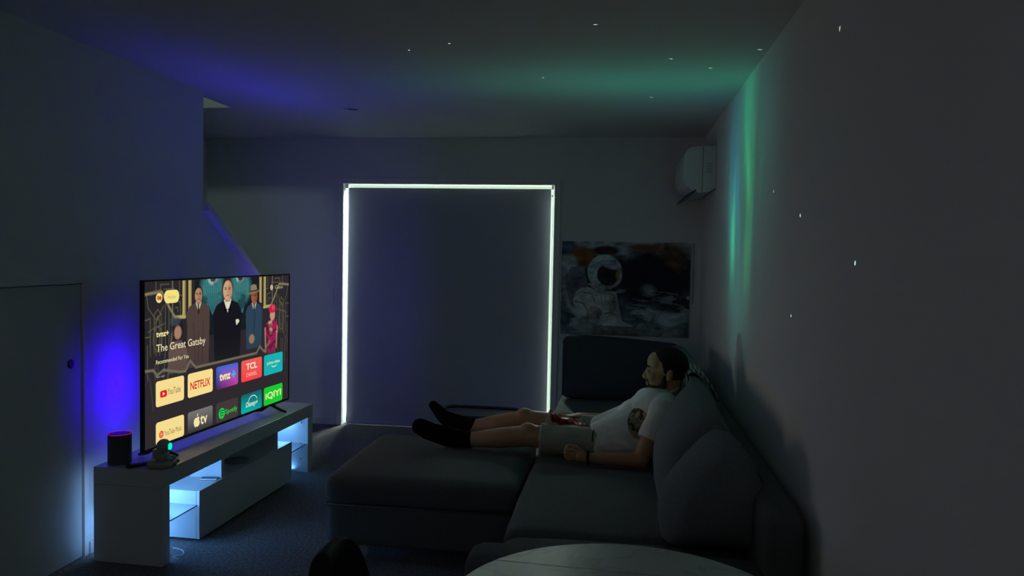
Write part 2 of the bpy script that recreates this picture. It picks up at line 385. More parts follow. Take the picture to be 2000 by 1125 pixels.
p.line([X(110, 250), X(120, 560), X(180, 760), X(330, 900)], .05, (.34, .35, .40), .8)
p.poly([X(230, 660), X(340, 560), X(460, 540), X(680, 600), X(740, 900), X(880, 960), X(560, 960), X(380, 930), X(240, 780)], suit)
p.ell(*X(360, 690), .10, .14, (.44, .46, .46)); p.line([X(240, 700), X(330, 720), X(390, 830)], .012, dk); p.line([X(220, 660), X(300, 600), X(420, 620), X(460, 720)], .008, dk)
for k in range(4): p.line([X(520 + k * 45, 640), X(540 + k * 40, 780)], .006, dk)
p.poly([X(540, 690), X(670, 690), X(680, 790), X(560, 800)], (.30, .31, .30)); p.line([X(560, 830), X(620, 810), X(670, 840)], .010, dk)
p.ell(*X(450, 820), .06, .07, (.26, .25, .22)); p.line([X(220, 780), X(330, 860), X(400, 960)], .05, (.40, .43, .40))
p.ell(*X(550, 380), .135, .185, (.42, .54, .58)); p.ell(*X(600, 410), .10, .145, (.30, .32, .38)); p.ell(*X(585, 410), .085, .115, (.015, .014, .02)); p.ell(*X(690, 410), .017, .06, (.30, .26, .08), .7, .6)
p.ell(*X(620, 310), .07, .035, (.32, .33, .42), .9, .5, -.3)
p.line([X(400, 330), X(520, 260), X(690, 262)], .010, (.10, .16, .18)); p.line([X(390, 510), X(520, 580), X(660, 600)], .022, (.46, .42, .34)); p.line([X(395, 540), X(520, 612), X(655, 625)], .006, dk)
p.line([X(480, 470), X(540, 540), X(620, 560)], .012, (.4, .37, .3))
for k in range(9): p.line([X(250 + k * 6, 690 + k * 14), X(330 + k * 4, 640 + k * 16), X(430, 650 + k * 18)], .004, (.28, .28, .28), .7)
for k in range(26):
    a_ = rng.random(3); x0 = 760 + a_[0] * 600; y0 = 560 + a_[1] * 380; p.line([X(x0, y0), X(x0 + 50, y0 - 14 + 30 * a_[2]), X(x0 + 120, y0 + 8)], .008, (.30, .36, .42), .55)
p.a *= (1.35 + 1.2 * p.noise(16, 1, 4, 21))[..., None]; p.a = np.clip(p.a, .004, .8)
m = mat('canvas_print', (.5, .5, .5), .85); a = m.node_tree.nodes.new('ShaderNodeVertexColor'); a.layer_name = 'print'; m.node_tree.links.new(a.outputs[0], m.node_tree.nodes['Principled BSDF'].inputs['Base Color'])
box('canvas', -.506, .506, -.006, .003, -.373, .373, 'blackm', wh)
p.sheet('printed_face', (-.506, -.0068, -.373), (1.012, 0, 0), (0, 0, .746), m, wh)
cyl('hanging_rod', (.53, -.004, -.10), (.53, -.004, .37), .003, .003, 'metal', wh, 8)

# ------------------------------------------------------------------ TV bench
SH, SL = .445, 1.66
tb = thing('tv_bench', (-2.043, 3.257, 0), 'long white gloss television bench with blue lit bays under a bridge top', 'tv bench', -.025)
box('top_board', -.35, 0, 0, SL, SH - .08, SH, 'gloss', tb, .002)
lg = box('side_panel', -.35, 0, 0, .058, 0, SH - .081, 'gloss', tb, .002)
box('side_panel', -.35, 0, SL - .075, SL, 0, SH - .081, 'gloss', tb, .002)
S0, S1 = .305, 1.345
cb = boxes('low_cabinet', [(-.34, -.019, S0, S1, .24, .26), (-.34, -.019, S0, S1, .02, .038), (-.34, -.019, S0, S0 + .016, .038, .24), (-.34, -.019, S1 - .016, S1, .038, .24), (-.34, -.32, S0 + .016, S1 - .016, .038, .24)], 'gloss', tb)
box('drop_front', -.018, 0, S0, S1, .018, .262, 'gloss', tb, .002)
for yy in (S0 + .05, S1 - .1): box('foot', -.30, -.05, yy, yy + .04, 0, .02, 'black', tb)
dv = .53, 1.16
for yy in dv: box('divider', -.34, -.012, yy, yy + .016, .26, SH - .081, 'gloss', tb)
gz = .185
for a, b in ((.0585, S0 - .0005), (S1 + .0005, SL - .0755)):
    box('glass_shelf', -.34, -.012, a, b, gz, gz + .006, 'glass', tb)
for a, b in ((.058, dv[0]), (dv[1] + .016, SL - .075)): box('back_board', -.35, -.342, a, b, .262 , SH - .081, 'gloss', tb)
for yy, zz in ((1.17 - .0105, .34), ):
    lathe('cam_cover', [(.001, 0), (.009, 0), (.009, -.002), (.001, -.002)], 'black', tb, 14, (-.17, yy, zz), axis='y')
for zz in (.33, .19, .09):
    lathe('shelf_pin', [(.001, 0), (.006, 0), (.006, .006), (.001, .006)], 'metal', tb, 12, (-.05, SL - .0757, zz), axis='y')
LEDW = (.16, .44, 1.0)
# LED strips in the end bays and along the rear of the bench
area('led_strip', (-.33, .18, .10), (1, .35, .1), .015, .20, LEDW, 1.1, parent=tb)
area('led_strip', (-.20, .075, .33), (.1, 1, -.45), .22, .06, LEDW, 2.5, parent=tb)
area('led_strip', (-.20, 1.36, .33), (.1, 1, -.55), .22, .02, LEDW, .6, parent=tb)
area('led_strip', (-.20, SL - .10, .345), (0, -.2, -1), .2, .03, LEDW, .5, parent=tb)
area('led_strip', (-.20, SL - .10, .02), (0, .3, 1), .2, .03, LEDW, .25, parent=tb)
area('led_strip', (-.352, .05, .22), (-1, 0, 0), .012, .38, (.30, .55, 1.0), .10, parent=tb)
area('led_strip', (-.352, .80, .40), (-1, 0, .3), 1.3, .012, (.30, .55, 1.0), .12, parent=tb)
for o in C.objects:
    if o.name.startswith('led_strip') and o.type == 'LIGHT': o.name = 'led_light'

# things on the bench
tt = thing('turntable_tray', (-2.13, 4.12, .2605), 'round dark tray with a pale rim in the middle opening of the bench', 'tray')
lathe('tray_dish', [(.001, 0), (.062, 0), (.066, .004), (.060, .006), (.001, .004)], 'black', tt, 40, smooth=True)
lathe('rim', [(.0665, .002), (.070, .004), (.070, .008), (.0665, .009), (.063, .006)], 'metal', tt, 40, smooth=True)
ph = thing('flat_box', (-2.09, 3.765, .2605), 'thin grey flat device lying on the low cabinet beside the divider', 'device', .15)
box('body', -.05, .04, -.02, .02, 0, .007, 'metal', ph, .002); box('screen', -.046, .036, -.017, .017, .0071, .008, 'black', ph)
sp = thing('smart_speaker', (-2.318, 3.35, SH), 'dark cylindrical smart speaker with a glowing red ring on the bench end', 'speaker')
lathe('body', [(.001, 0), (.050, 0), (.052, .003), (.052, .137), (.050, .139), (.001, .139)], mat('speaker_cloth', (.08, .09, .095), .8, noise=.3, nscale=300), sp, 48)
lathe('top_cap', [(.001, .141), (.046, .141), (.0485, .1395), (.001, .1395)], 'black', sp, 48)
lathe('light_ring', [(.0487, .1395), (.0497, .1412), (.051, .1395)], emat('red_ring', s2l((200, 20, 70)), .9), sp, 48, smooth=True)
for a in (0, PI / 2, PI, 3 * PI / 2):
    lathe('button', [(.001, .1412), (.005, .1412), (.005, .142), (.001, .142)], 'metal', sp, 10, (.024 * math.cos(a + .6), .024 * math.sin(a + .6), 0))
# little astronaut projector
ap = thing('star_projector', (-2.085, 3.325, SH), 'white toy astronaut star projector with glowing green lens on bench corner', 'projector', .3)
mw = mat('projector_shell', (.34, .36, .35), .4)
soft_box('base', -.062, .062, -.045, .045, 0, .035, .015, mw, ap, 8)
soft_box('torso', -.030, .030, -.022, .022, .03, .075, .014, mw, ap, 8)
hd = lathe('helmet', [(.002, -.034), (.016, -.030), (.028, -.018), (.034, 0), (.028, .018), (.016, .030), (.002, .034)], mw, ap, 24, (.006, 0, .098), True)
lathe('visor_lens', [(.001, .020), (.014, .0195), (.016, .015), (.016, .0)], emat('green_lens', (.0, .75, .45), 1.3), ap, 20, (.022, -.006, .098), True, axis='x')
for sgn in (-1, 1):
    tube('arm', [(0, sgn * .024, .066), (.008, sgn * .038, .052), (.018, sgn * .036, .038)], [.009, .009, .008], mw, ap, 10)
    tube('leg', [(.006, sgn * .012, .036), (.035, sgn * .020, .042), (.052, sgn * .024, .036)], [.011, .011, .010], mw, ap, 10)
    lathe('control_knob', [(.001, 0), (.007, 0), (.007, .004), (.001, .004)], 'black', ap, 12, (.062, sgn * .034, .018), axis='x')
box('backpack', -.040, -.026, -.018, .018, .045, .085, mw, ap, .004)
rm = thing('remote_control', (-2.19, 3.32, SH + .0005), 'slim black remote lying between the speaker and the toy astronaut', 'remote', -.7)
soft_box('body', -.02, .02, -.065, .065, 0, .015, .006, 'black', rm, 8)
for j in range(5): box('button', -.006, .006, -.045 + j * .02, -.037 + j * .02, .0152, .0165, 'metal', rm)
cb2 = tube('power_cable', spline([(-2.12, 3.47, .005), (-2.06, 3.45, .0045), (-2.03, 3.40, .004), (-2.06, 3.37, .004), (-2.02, 3.35, .004)], 8, False), .0025, mat('white_cable', (.7, .7, .7), .5), n=6)
tag(cb2, 'thin white cable curling out on the carpet beside the bench leg', 'cable')

# ------------------------------------------------------------------ television
TW, TH = 1.411, .813
tv = thing('television', (-2.192, 3.342, .499), 'large flat television showing an app menu, standing on the white bench', 'television', -.067)
box('casing', -.045, -.004, .25, TW - .25, .05, TH - .2, 'black', tv, .01)
boxes('bezel', [(-.018, .003, 0, TW, 0, .010), (-.018, .003, 0, TW, TH - .007, TH), (-.018, .003, 0, .008, .010, TH - .007), (-.018, .003, TW - .008, TW, .010, TH - .007), (-.018, -.006, .008, TW - .008, .010, TH - .007)], 'black', tv)
for yy in (.14, TW - .19):
    tube('stand_foot', [(-.03, yy, .005), (.045, yy + .01, -.035), (.075, yy + .015, -.045)], [.013, .009, .007], 'black', tv, 8)
    tube('stand_foot', [(-.03, yy, .005), (-.075, yy - .01, -.035), (-.12, yy - .015, -.045)], [.013, .009, .007], 'black', tv, 8)
SX0, SX1, SZ0, SZ1 = .009, TW - .009, .011, TH - .008   # display area
scr = Paint(400, 228, s2l((44, 40, 45)))
G = lambda *c: s2l(c)
gold = G(150, 140, 95); goldd = G(95, 92, 70); dark = G(30, 28, 34)
p = scr
p.poly([(0, .45), (.27, .45), (.27, 1), (0, 1)], G(40, 38, 42)); p.poly([(.28, .62), (.74, .62), (.74, 1), (.28, 1)], G(22, 30, 36))
# deco lattice, left and right
for ox_, sgn in ((0, 1), (1, -1)):
    q = lambda x, y: (ox_ + sgn * x, y)
    L = [[(.005, .93), (.085, .95), (.085, .98), (.13, .98)], [(.06, 1), (.06, .95)], [(.10, .95), (.16, .95)], [(.19, 1), (.19, .905), (.22, .905)], [(.01, .93), (.02, .84), (.06, .77), (.085, .80)],
         [(.0, .77), (.03, .78), (.03, .55)], [(.10, .85), (.07, .77), (.055, .75)], [(.02, .70), (.05, .72), (.11, .74)], [(.165, .87), (.195, .865), (.195, .79)], [(.165, .83), (.18, .83), (.18, .80)],
         [(.05, .57), (.05, .80), (.068, .83), (.088, .80), (.088, .57)], [(.06, .55), (.06, .76), (.069, .79), (.079, .76), (.079, .55)], [(.13, .56), (.13, .86)], [(.015, .40), (.015, .62)], [(.055, .33), (.055, .50)], [(.07, .33), (.07, .50)],
         [(.0, .67), (.03, .67)], [(.11, .86), (.11, .57), (.10, .40)]]
    for l in L: p.line([q(*t) for t in l], .006, goldd, .9)
    p.line([q(0, .925), q(.09, .935), q(.13, .84), q(.165, .77), q(.21, .775)], .016, gold, .65)
    t_ = np.linspace(0, 2 * PI, 22); p.line([q(.069 + .024 * math.cos(a), .65 + .075 * math.sin(a)) for a in t_], .005, goldd)
    p.line([q(.15, 1), q(.15, .72), q(.12, .36)], .012, G(120, 125, 90), .6)
    for x0, x1, zb in ((.207, .228, .76), (.243, .262, .80)): p.poly([q(x0, zb), q(x1, zb + .01), q(x1, 1), q(x0, 1)], G(176, 160, 98)); p.poly([q(x0 + .013, zb), q(x1, zb + .01), q(x1, 1), q(x0 + .013, 1)], G(105, 88, 52), .7)
    p.line([q(.165, .77), q(.222, .765)], .02, G(176, 160, 98))
nz_ = p.noise(14, 1, 4, 5)
for cx_ in (.395, .59):
    p.ell(cx_, .93, .075, .12, G(62, 128, 130), .9, .5); p.poly([(cx_ - .05, .9), (cx_ + .05, .9), (cx_ + .02, .74), (cx_ - .005, .76)], G(52, 112, 116), .8)
    for k in range(7): p.line([(cx_ - .05 + k * .016, .98), (cx_ - .02 + k * .008, .78)], .004, G(20, 45, 52), .8)
    p.ell(cx_, 1.0, .03, .04, G(170, 190, 190), .8, .4); p.ell(cx_, 1.0, .018, .022, G(30, 40, 50), .9, .4)
p.blend(np.clip((nz_ - .15) * 6, 0, 1) * ((p.v > .75) & (p.u > .32) & (p.u < .66)), G(15, 30, 36), .6)
# generic suited figures
def man(cx, top, hw, skin, suit, hair, sw, tie=None, shirt=G(190, 185, 160), bot=.42):
    fh = hw * 1.9; cy = top - fh * 1.2
    p.poly([(cx - sw, cy - fh * 2.15), (cx - sw * .75, cy - fh * 1.35), (cx - hw * .6, cy - fh * .95), (cx + hw * .6, cy - fh * .95), (cx + sw * .75, cy - fh * 1.35), (cx + sw, cy - fh * 2.15), (cx + sw * .9, bot), (cx - sw * .9, bot)], suit)
    p.poly([(cx - hw * .75, cy - fh * .85), (cx + hw * .75, cy - fh * .85), (cx + hw * .45, cy - fh * 1.45), (cx, cy - fh * 2.2), (cx - hw * .45, cy - fh * 1.45)], shirt)
    p.ell(cx, cy + fh * .18, hw * 1.08, fh * 1.1, hair, 1, .15); p.poly([(cx - hw * .5, cy - fh * .4), (cx + hw * .5, cy - fh * .4), (cx + hw * .45, cy - fh * 1.1), (cx - hw * .45, cy - fh * 1.1)], tuple(c * .6 for c in skin))
    p.ell(cx, cy, hw * .88, fh * .98, skin, 1, .15); p.ell(cx + hw * .45, cy, hw * .45, fh * .85, tuple(c * .6 for c in skin), .6, .6)
    for s_ in (-1, 1): p.ell(cx + s_ * hw * .38, cy + fh * .12, hw * .18, fh * .06, G(40, 25, 22), .9, .4); p.line([(cx + s_ * hw * .18, cy + fh * .26), (cx + s_ * hw * .6, cy + fh * .28)], .006, G(40, 25, 20), .8)
    p.line([(cx, cy + .1 * fh), (cx - hw * .05, cy - fh * .25)], .005, tuple(c * .55 for c in skin)); p.line([(cx - hw * .3, cy - fh * .5), (cx + hw * .3, cy - fh * .5)], .006, G(120, 50, 45), .9)
    if tie: p.poly([(cx - hw * .15, cy - fh * 1.15), (cx + hw * .15, cy - fh * 1.15), (cx + hw * .18, cy - fh * 2.4), (cx, cy - fh * 2.6), (cx - hw * .18, cy - fh * 2.4)], tie)
man(.304, .955, .026, G(178, 135, 105), G(78, 62, 58), G(28, 20, 18), .072, G(45, 35, 35), bot=.43)
p.line([(.272, .72), (.285, .45)], .004, G(35, 30, 30)); p.line([(.335, .72), (.325, .45)], .004, G(35, 30, 30)); p.line([(.304, .66), (.304, .46)], .004, G(40, 32, 30))
man(.698, .915, .027, G(160, 88, 66), G(44, 66, 84), G(40, 30, 26), .066, G(30, 60, 70), bot=.47)
p.poly([(.668, .88), (.672, .935), (.69, .945), (.715, .94), (.724, .885)], G(140, 122, 96)); p.line([(.652, .876), (.70, .88), (.741, .896)], .014, G(122, 105, 84)); p.line([(.668, .893), (.726, .899)], .010, G(50, 40, 38))
p.ell(.68, .54, .022, .034, G(150, 120, 98), 1, .3); p.line([(.71, .73), (.695, .58)], .005, G(20, 25, 35)); p.line([(.69, .76), (.70, .56)], .004, G(25, 40, 55))
man(.498, .998, .037, G(205, 160, 125), G(22, 22, 28), G(40, 34, 30), .10, None, G(215, 215, 190), bot=.43)
p.poly([(.475, .795), (.475, .765), (.52, .795), (.52, .765)], G(12, 12, 16)); p.poly([(.555, .70), (.575, .705), (.585, .685), (.562, .66)], G(215, 215, 190))
# woman in magenta, woman at left
p.poly([(.80, .64), (.845, .66), (.89, .64), (.905, .58), (.88, .50), (.875, .40), (.81, .40), (.815, .52), (.785, .58)], G(160, 30, 85)); p.poly([(.815, .65), (.85, .66), (.85, .55), (.83, .54)], G(190, 140, 118))
p.blend(np.clip((p.noise(30, 1, 3, 8) - .05) * 7, 0, 1) * ((p.u > .79) & (p.u < .9) & (p.v < .66) & (p.v > .42)), G(60, 12, 40), .7)
p.line([(.79, .60), (.795, .42)], .02, G(170, 125, 105)); p.line([(.895, .60), (.885, .44)], .018, G(170, 125, 105)); p.ell(.852, .695, .022, .04, G(200, 140, 125), 1, .3); p.ell(.85, .745, .03, .032, G(190, 30, 80), 1, .3); p.ell(.858, .755, .014, .02, G(230, 60, 90), 1, .5)
p.poly([(.13, .60), (.16, .62), (.20, .62), (.235, .56), (.24, .42), (.12, .42)], G(96, 80, 72)); p.ell(.178, .70, .033, .06, G(26, 28, 36), 1, .3); p.ell(.18, .672, .021, .042, G(165, 122, 98), 1, .3); p.ell(.165, .745, .03, .03, G(60, 70, 84), .7, .5)
# bottom gradient and arch outline
p.blend(np.clip((.44 - p.v) * 8, 0, 1), G(44, 40, 44)); p.blend(np.clip((.60 - p.v) * 2.2, 0, 1), G(46, 42, 46), .6)
p.line([(0, .47), (.045, .466), (.065, .43), (.10, .455), (.19, .42), (.225, .417), (.252, .477), (.288, .425), (.719, .427), (.745, .472), (.782, .425), (.83, .50)], .016, G(112, 104, 86))
p.line([(.01, .46), (.03, .40), (.045, .22)], .008, G(70, 68, 66), .8); p.line([(.93, .62), (.97, .50), (.96, .3)], .008, G(90, 80, 70), .8)
em = emat('screen_image', (1, 1, 1), 1.0, 'print')
sc = p.sheet('display', (0.0, SX0, SZ0), (0, SX1 - SX0, 0), (0, 0, SZ1 - SZ0), em, tv)
# the sheet spans y (right in the picture) and z (up); its face looks along +x
def UV(u, v, x=.001): return (x, SX0 + u * (SX1 - SX0), SZ0 + v * (SZ1 - SZ0))
ASP = (SX1 - SX0) / (SZ1 - SZ0)
_em = {}
def ecol(c, s=1.0):
    k = (c, s)
    if k not in _em: _em[k] = emat('glow_%d_%d_%d' % c, s2l(c), s)
    return _em[k]
def flat(name, P, col, parent, x=.0014, s=1.0):
    if name != 'app_tile': parent = sc; 
    return mesh(name, [UV(u, v, x) for u, v in P], [tuple(range(len(P)))], ecol(col, s), parent)
def rr(u0, v0, u1, v1, r=.02, n=5):
    P = []; ry = r; rx = r / ASP
    for cx, cy, a0 in ((u1 - rx, v1 - ry, 0), (u0 + rx, v1 - ry, 90), (u0 + rx, v0 + ry, 180), (u1 - rx, v0 + ry, 270)):
        for k in range(n + 1):
            a = math.radians(a0 + 90 * k / n); P.append((cx + rx * math.cos(a), cy + ry * math.sin(a)))
    return P
def text(body, u0, u1, v0, v1, col, x=.0018, bold=0, shear=0, name='lettering'):
    cu = bpy.data.curves.new(name, 'FONT'); cu.body = body; cu.size = 1; cu.offset = bold; cu.shear = shear; cu.resolution_u = 3
    o = bpy.data.objects.new(name, cu); C.objects.link(o)
    bpy.context.view_layer.update(); dg = bpy.context.evaluated_depsgraph_get()
    me = bpy.data.meshes.new_from_object(o.evaluated_get(dg)); bpy.data.objects.remove(o); bpy.data.curves.remove(cu)
    co = np.zeros(len(me.vertices) * 3); me.vertices.foreach_get('co', co); co = co.reshape(-1, 3)
    mn, mx_ = co.min(0), co.max(0); a = (co[:, 0] - mn[0]) / (mx_[0] - mn[0]); b = (co[:, 1] - mn[1]) / (mx_[1] - mn[1])
    out = np.stack([np.full(len(a), x), SX0 + (u0 + a * (u1 - u0)) * (SX1 - SX0), SZ0 + (v0 + b * (v1 - v0)) * (SZ1 - SZ0)], -1)
    me.vertices.foreach_set('co', out.reshape(-1)); me.materials.clear(); me.update()
    return link(name, me, ecol(col), sc)
def circ(u, v, r, n=24, sq=1): return [(u + r / ASP * math.cos(2 * PI * k / n) * sq, v + r * math.sin(2 * PI * k / n)) for k in range(n)]
cream = (246, 220, 142)
flat('profile_badge', circ(.075, .899, .030), cream, tv); flat('profile_face', circ(.070, .90, .014, sq=.8), (190, 110, 60), tv, .0016); flat('profile_face', circ(.081, .898, .014, sq=.8), (180, 90, 50), tv, .0016)
flat('menu_pill', rr(.102, .862, .186, .943, .036), (242, 224, 130), tv); text('Home', .122, .166, .888, .914, (190, 165, 90))
text('tvnz+', .059, .127, .662, .694, (235, 228, 160), bold=.03); text('The Great Gatsby', .060, .346, .557, .618, (232, 222, 180), bold=.004); text('Recommended For You', .058, .242, .498, .523, (222, 214, 170), bold=.012)
text('Your apps', .057, .105, .411, .427, (175, 170, 150)); flat('assistant_badge', circ(.842, .911, .022), (190, 180, 130), tv); text('Glein', .870, .942, .897, .925, (175, 165, 135))
for k, uu in enumerate((.885, .90)): flat('page_dot', circ(uu, .50 + .06, .005, 8), (230, 200, 200) if k == 0 else (110, 90, 90), tv)
U_ = [(.057, .215), (.237, .395), (.418, .574), (.598, .762), (.780, .944)]
cols = [[(246, 220, 142), (246, 220, 142), (66, 80, 150), (236, 72, 78), (24, 176, 178)], [(246, 220, 142), (88, 86, 86), (66, 56, 58), (20, 140, 138), (28, 200, 50)]]
for r_ in range(2):
    v0, v1 = ((.236, .393), (.004, .142))[r_]
    for k in range(5):
        P = rr(U_[k][0], v0, U_[k][1], v1, .018)
        t = flat('app_tile', P, cols[r_][k], sc, .0012)
        grad = {(0, 2): ((60, 30, 90), (200, 60, 160), (60, 100, 210)), (1, 3): ((0, 185, 175), (10, 160, 155), (20, 100, 110)), (1, 1): ((52, 50, 52), (60, 58, 60), (118, 116, 112)), (0, 3): ((250, 60, 70), (240, 70, 75), (235, 95, 85))}.get((r_, k))
        if grad:  # colour sweep of the printed tile
            me = t.data; at = me.color_attributes.new('print', 'FLOAT_COLOR', 'POINT')
            for i, (u, v) in enumerate(P):
                fu = (u - U_[k][0]) / (U_[k][1] - U_[k][0]); fv = (v - v0) / (v1 - v0)
                c = np.array(s2l(grad[2])) * fv + (1 - fv) * (np.array(s2l(grad[0])) * (1 - fu) + np.array(s2l(grad[1])) * fu); at.data[i].color = (*c, 1)
            me.materials[0] = em
# logos and lettering
rd = (222, 30, 36)
flat('logo_mark', rr(.080, .288, .117, .330, .012), rd, tv, .0016); flat('play_arrow', [(.094, .320), (.094, .298), (.106, .309)], (255, 235, 200), tv, .0019)
text('YouTube', .120, .194, .294, .334, (110, 92, 66)); text('NETFLIX', .252, .378, .284, .336, (208, 30, 30), bold=.02)
text('tvnz', .440, .518, .290, .342, (246, 226, 160), bold=.04); flat('plus_mark', [(.524, .308), (.535, .308), (.535, .29), (.545, .29), (.545, .308), (.556, .308), (.556, .322), (.545, .322), (.545, .342), (.535, .342), (.535, .322), (.524, .322)], (50, 190, 205), tv, .0016)
text('TCL', .635, .722, .318, .366, (255, 222, 205), bold=.03); text('CHANNEL', .635, .720, .266, .296, (250, 190, 180))
text('prime video', .806, .918, .308, .340, (235, 230, 190), bold=.01)
def arc(u, v, ru, rv, a0, a1, wd, col, n=16, name='logo_arc', x=.0017):
    P = [(u + ru * math.cos(math.radians(a0 + (a1 - a0) * k / n)), v + rv * math.sin(math.radians(a0 + (a1 - a0) * k / n))) for k in range(n + 1)]
    Q = [(u + (ru - wd / ASP) * math.cos(math.radians(a0 + (a1 - a0) * k / n)), v + (rv - wd) * math.sin(math.radians(a0 + (a1 - a0) * k / n))) for k in range(n + 1)]
    mesh(name, [UV(*q, x) for q in P + Q], [(k, k + 1, n + 2 + k, n + 1 + k) for k in range(n)], ecol(col), sc)
arc(.866, .312, .026, .026, 205, 335, .007, (235, 230, 190))
flat('logo_mark', circ(.086, .062, .022), rd, tv, .0016); arc(.086, .062, .009, .015, 0, 360, .003, (255, 200, 160)); flat('play_arrow', [(.083, .069), (.083, .055), (.091, .062)], (255, 225, 190), tv, .0019)
text('YouTube Music', .102, .201, .045, .078, (116, 98, 72))
ap_ = [(.291, .090), (.300, .096), (.308, .090), (.306, .078), (.307, .066), (.312, .058), (.306, .038), (.298, .030), (.291, .034), (.284, .030), (.277, .040), (.273, .062), (.276, .082), (.284, .093)]
flat('logo_mark', ap_, (244, 226, 166), tv, .0016); flat('logo_leaf', [(.292, .099), (.294, .112), (.302, .118), (.300, .106)], (244, 226, 166), tv, .0016); text('tv', .314, .359, .036, .098, (240, 228, 176), bold=.02)
flat('logo_mark', circ(.457, .062, .038), (26, 205, 72), tv, .0016)
for k, (dv_, rr_) in enumerate(((.014, .026), (.002, .021), (-.010, .016))): arc(.457, .046 + dv_, rr_ / ASP * 1.5, rr_, 40, 140, .006, (20, 70, 40), 8, 'logo_wave', .0019)
text('Spotify', .482, .568, .038, .082, (26, 205, 72), bold=.01)
arc(.688, .068, .038, .052, 20, 165, .006, (226, 240, 226)); text('Disney+', .634, .728, .030, .078, (226, 240, 220), bold=.015, shear=.25)
text('iQIYI', .793, .930, .040, .100, (214, 240, 150), bold=.03)
# violet LED strips on the back of the set
PUR = (.035, .0, 1.0)
area('tv_led_light', (-.05, .20, .27), (-1, -.1, 0), .012, .32, PUR, .95, 120, tv)
area('tv_led_light', (-.05, TW - .13, .42), (-.05, 1, .15), .012, .50, (.16, .09, 1.0), 1.4, 150, tv)
for y, pw in ((.30, .30), (.75, .45), (1.20, .75)): area('tv_led_light', (-.05, y, .30), (.14, .05, 1), .01, .38, (.06, .03, 1.0), pw, 70, tv)
area('tv_led_light', (-.05, TW / 2, .09), (.35, 0, -.9), 1.05, .012, PUR, .45, 150, tv)
# added area light before the display, strengthening its glow into the room
area('screen_glow_boost', (.006, TW / 2, TH / 2), (1, 0, 0), 1.36, .76, (1.0, .90, .74), .9, 110, tv)
for y, z, a, b in ((.14, .40, .006, .29), (TW - .14, .40, .006, .29)):
    box('led_tape', -.0475, -.018, y - a, y + a, z - b, z + b, 'blackm', tv)

# ------------------------------------------------------------------ sofa along the right wall
sf = thing('sofa', (.1, 4.2, 0), 'long dark grey fabric sofa with low arm running along the right wall', 'sofa')
def S(o):  # child of the sofa, geometry was written in room coordinates
    o.parent = sf; o.data.transform(Matrix.Translation((-.1, -4.2, 0))); return o
S(soft_box('sofa_base', -.385, .60, 2.70, 5.86, .065, .285, .03, 'fabric', n=20))
for y0, y1 in ((2.865, 3.905), (3.915, 4.90), (4.91, 5.86)):
    S(soft_box('seat_cushion', -.412, .47, y0, y1, .27, .418, .045, 'fabric', n=22, puff=(.008, .0, .016), wob=.0015))
S(soft_box('armrest', -.492, .60, 2.515, 2.69, .065, .452, .045, 'fabric', n=20, puff=(.01, .0, .012), wob=.001))
S(soft_box('arm_roll', -.40, .50, 2.70, 2.858, .275, .415, .045, 'fabric', n=18, puff=(.005, .0, .010), wob=.001))
S(soft_box('back_frame', .475, .612, 2.515, 5.86, .07, .67, .045, 'fabric', n=22, wob=.001))
for x, y in ((-.33, 2.6), (.52, 2.6), (-.33, 5.75), (.52, 5.75), (-.33, 4.2)): S(cyl('leg', (x, y, 0), (x, y, .068), .018, .024, 'black', n=14))

ot = thing('ottoman', (-.885, 3.885, 0), 'large square dark grey ottoman pushed against the sofa under the stretched legs', 'ottoman')
soft_box('ottoman_base', -.452, .438, -.442, .452, .085, .285, .03, 'fabric', ot, 20, puff=(.006, .006, 0))
soft_box('ottoman_cushion', -.465, .448, -.450, .455, .275, .418, .05, 'fabric', ot, 26, puff=(.008, .006, .012), wob=.002)
tube('piping', [(-.452, -.436, .279), (.438, -.436, .279), (.438, .446, .279), (-.452, .446, .279)], .005, 'fabric', ot, 6, closed=True)
for x in (-.38, .36):
    for y in (-.37, .38): cyl('leg', (x, y, 0), (x, y, .088), .018, .024, 'black', ot, 14)

def back_cushion(label, prof, y0, y1, deform=None, zipper=None, n=6):
    P = spline(prof, n); cen = np.mean(P, 0); oy = (y0 + y1) / 2
    t = np.array([0, .02, .07, .15, .27, .4, .5, .6, .73, .85, .93, .98, 1.0]); ys = y0 + (y1 - y0) * t
    u = np.minimum(t, 1 - t) * (y1 - y0) / .16; sc_ = [.50 + .50 * math.sqrt(max(0, 1 - (1 - min(1, k)) ** 2)) for k in u]
    o = bpy.data.objects.new('back_cushion', None); C.objects.link(o); o.location = (cen[0], oy, min(p[1] for p in P)); tag(o, label, 'cushion', 'loose back cushions along the sofa')
    b = loft('cushion_body', P, ys, sc_, 'fabric2', None, cen); me = b.data
    co = np.zeros(len(me.vertices) * 3); me.vertices.foreach_get('co', co); co = co.reshape(-1, 3)
    co[:, 0] += .006 * np.sin(co[:, 1] * 17 + co[:, 2] * 9) * np.sin(co[:, 2] * 13); co[:, 2] += .005 * np.sin(co[:, 1] * 14 + 1) * np.sin(co[:, 0] * 21)
    if deform: co = deform(co)
    co -= np.array(o.location); me.vertices.foreach_set('co', co.reshape(-1)); me.update(); b.parent = o
    sub = b.modifiers.new('sub', 'SUBSURF'); sub.levels = 1; sub.render_levels = 1
    if zipper:
        z = tube('zipper', [tuple(np.array(q) - np.array(o.location)) for q in zipper], .0035, 'blackm', o, 6)
    return o
profA = [(.20, .425), (.168, .50), (.180, .60), (.222, .68), (.280, .755), (.335, .812), (.380, .838), (.425, .822), (.470, .775), (.515, .705), (.56, .62), (.592, .54), (.58, .45), (.50, .425), (.34, .42)]
back_cushion('grey back cushion at the near end of the sofa beside the round table', profA, 2.72, 3.07, None,
             [(.452, 2.845, .795), (.488, 2.835, .735), (.520, 2.825, .68), (.548, 2.82, .615)])
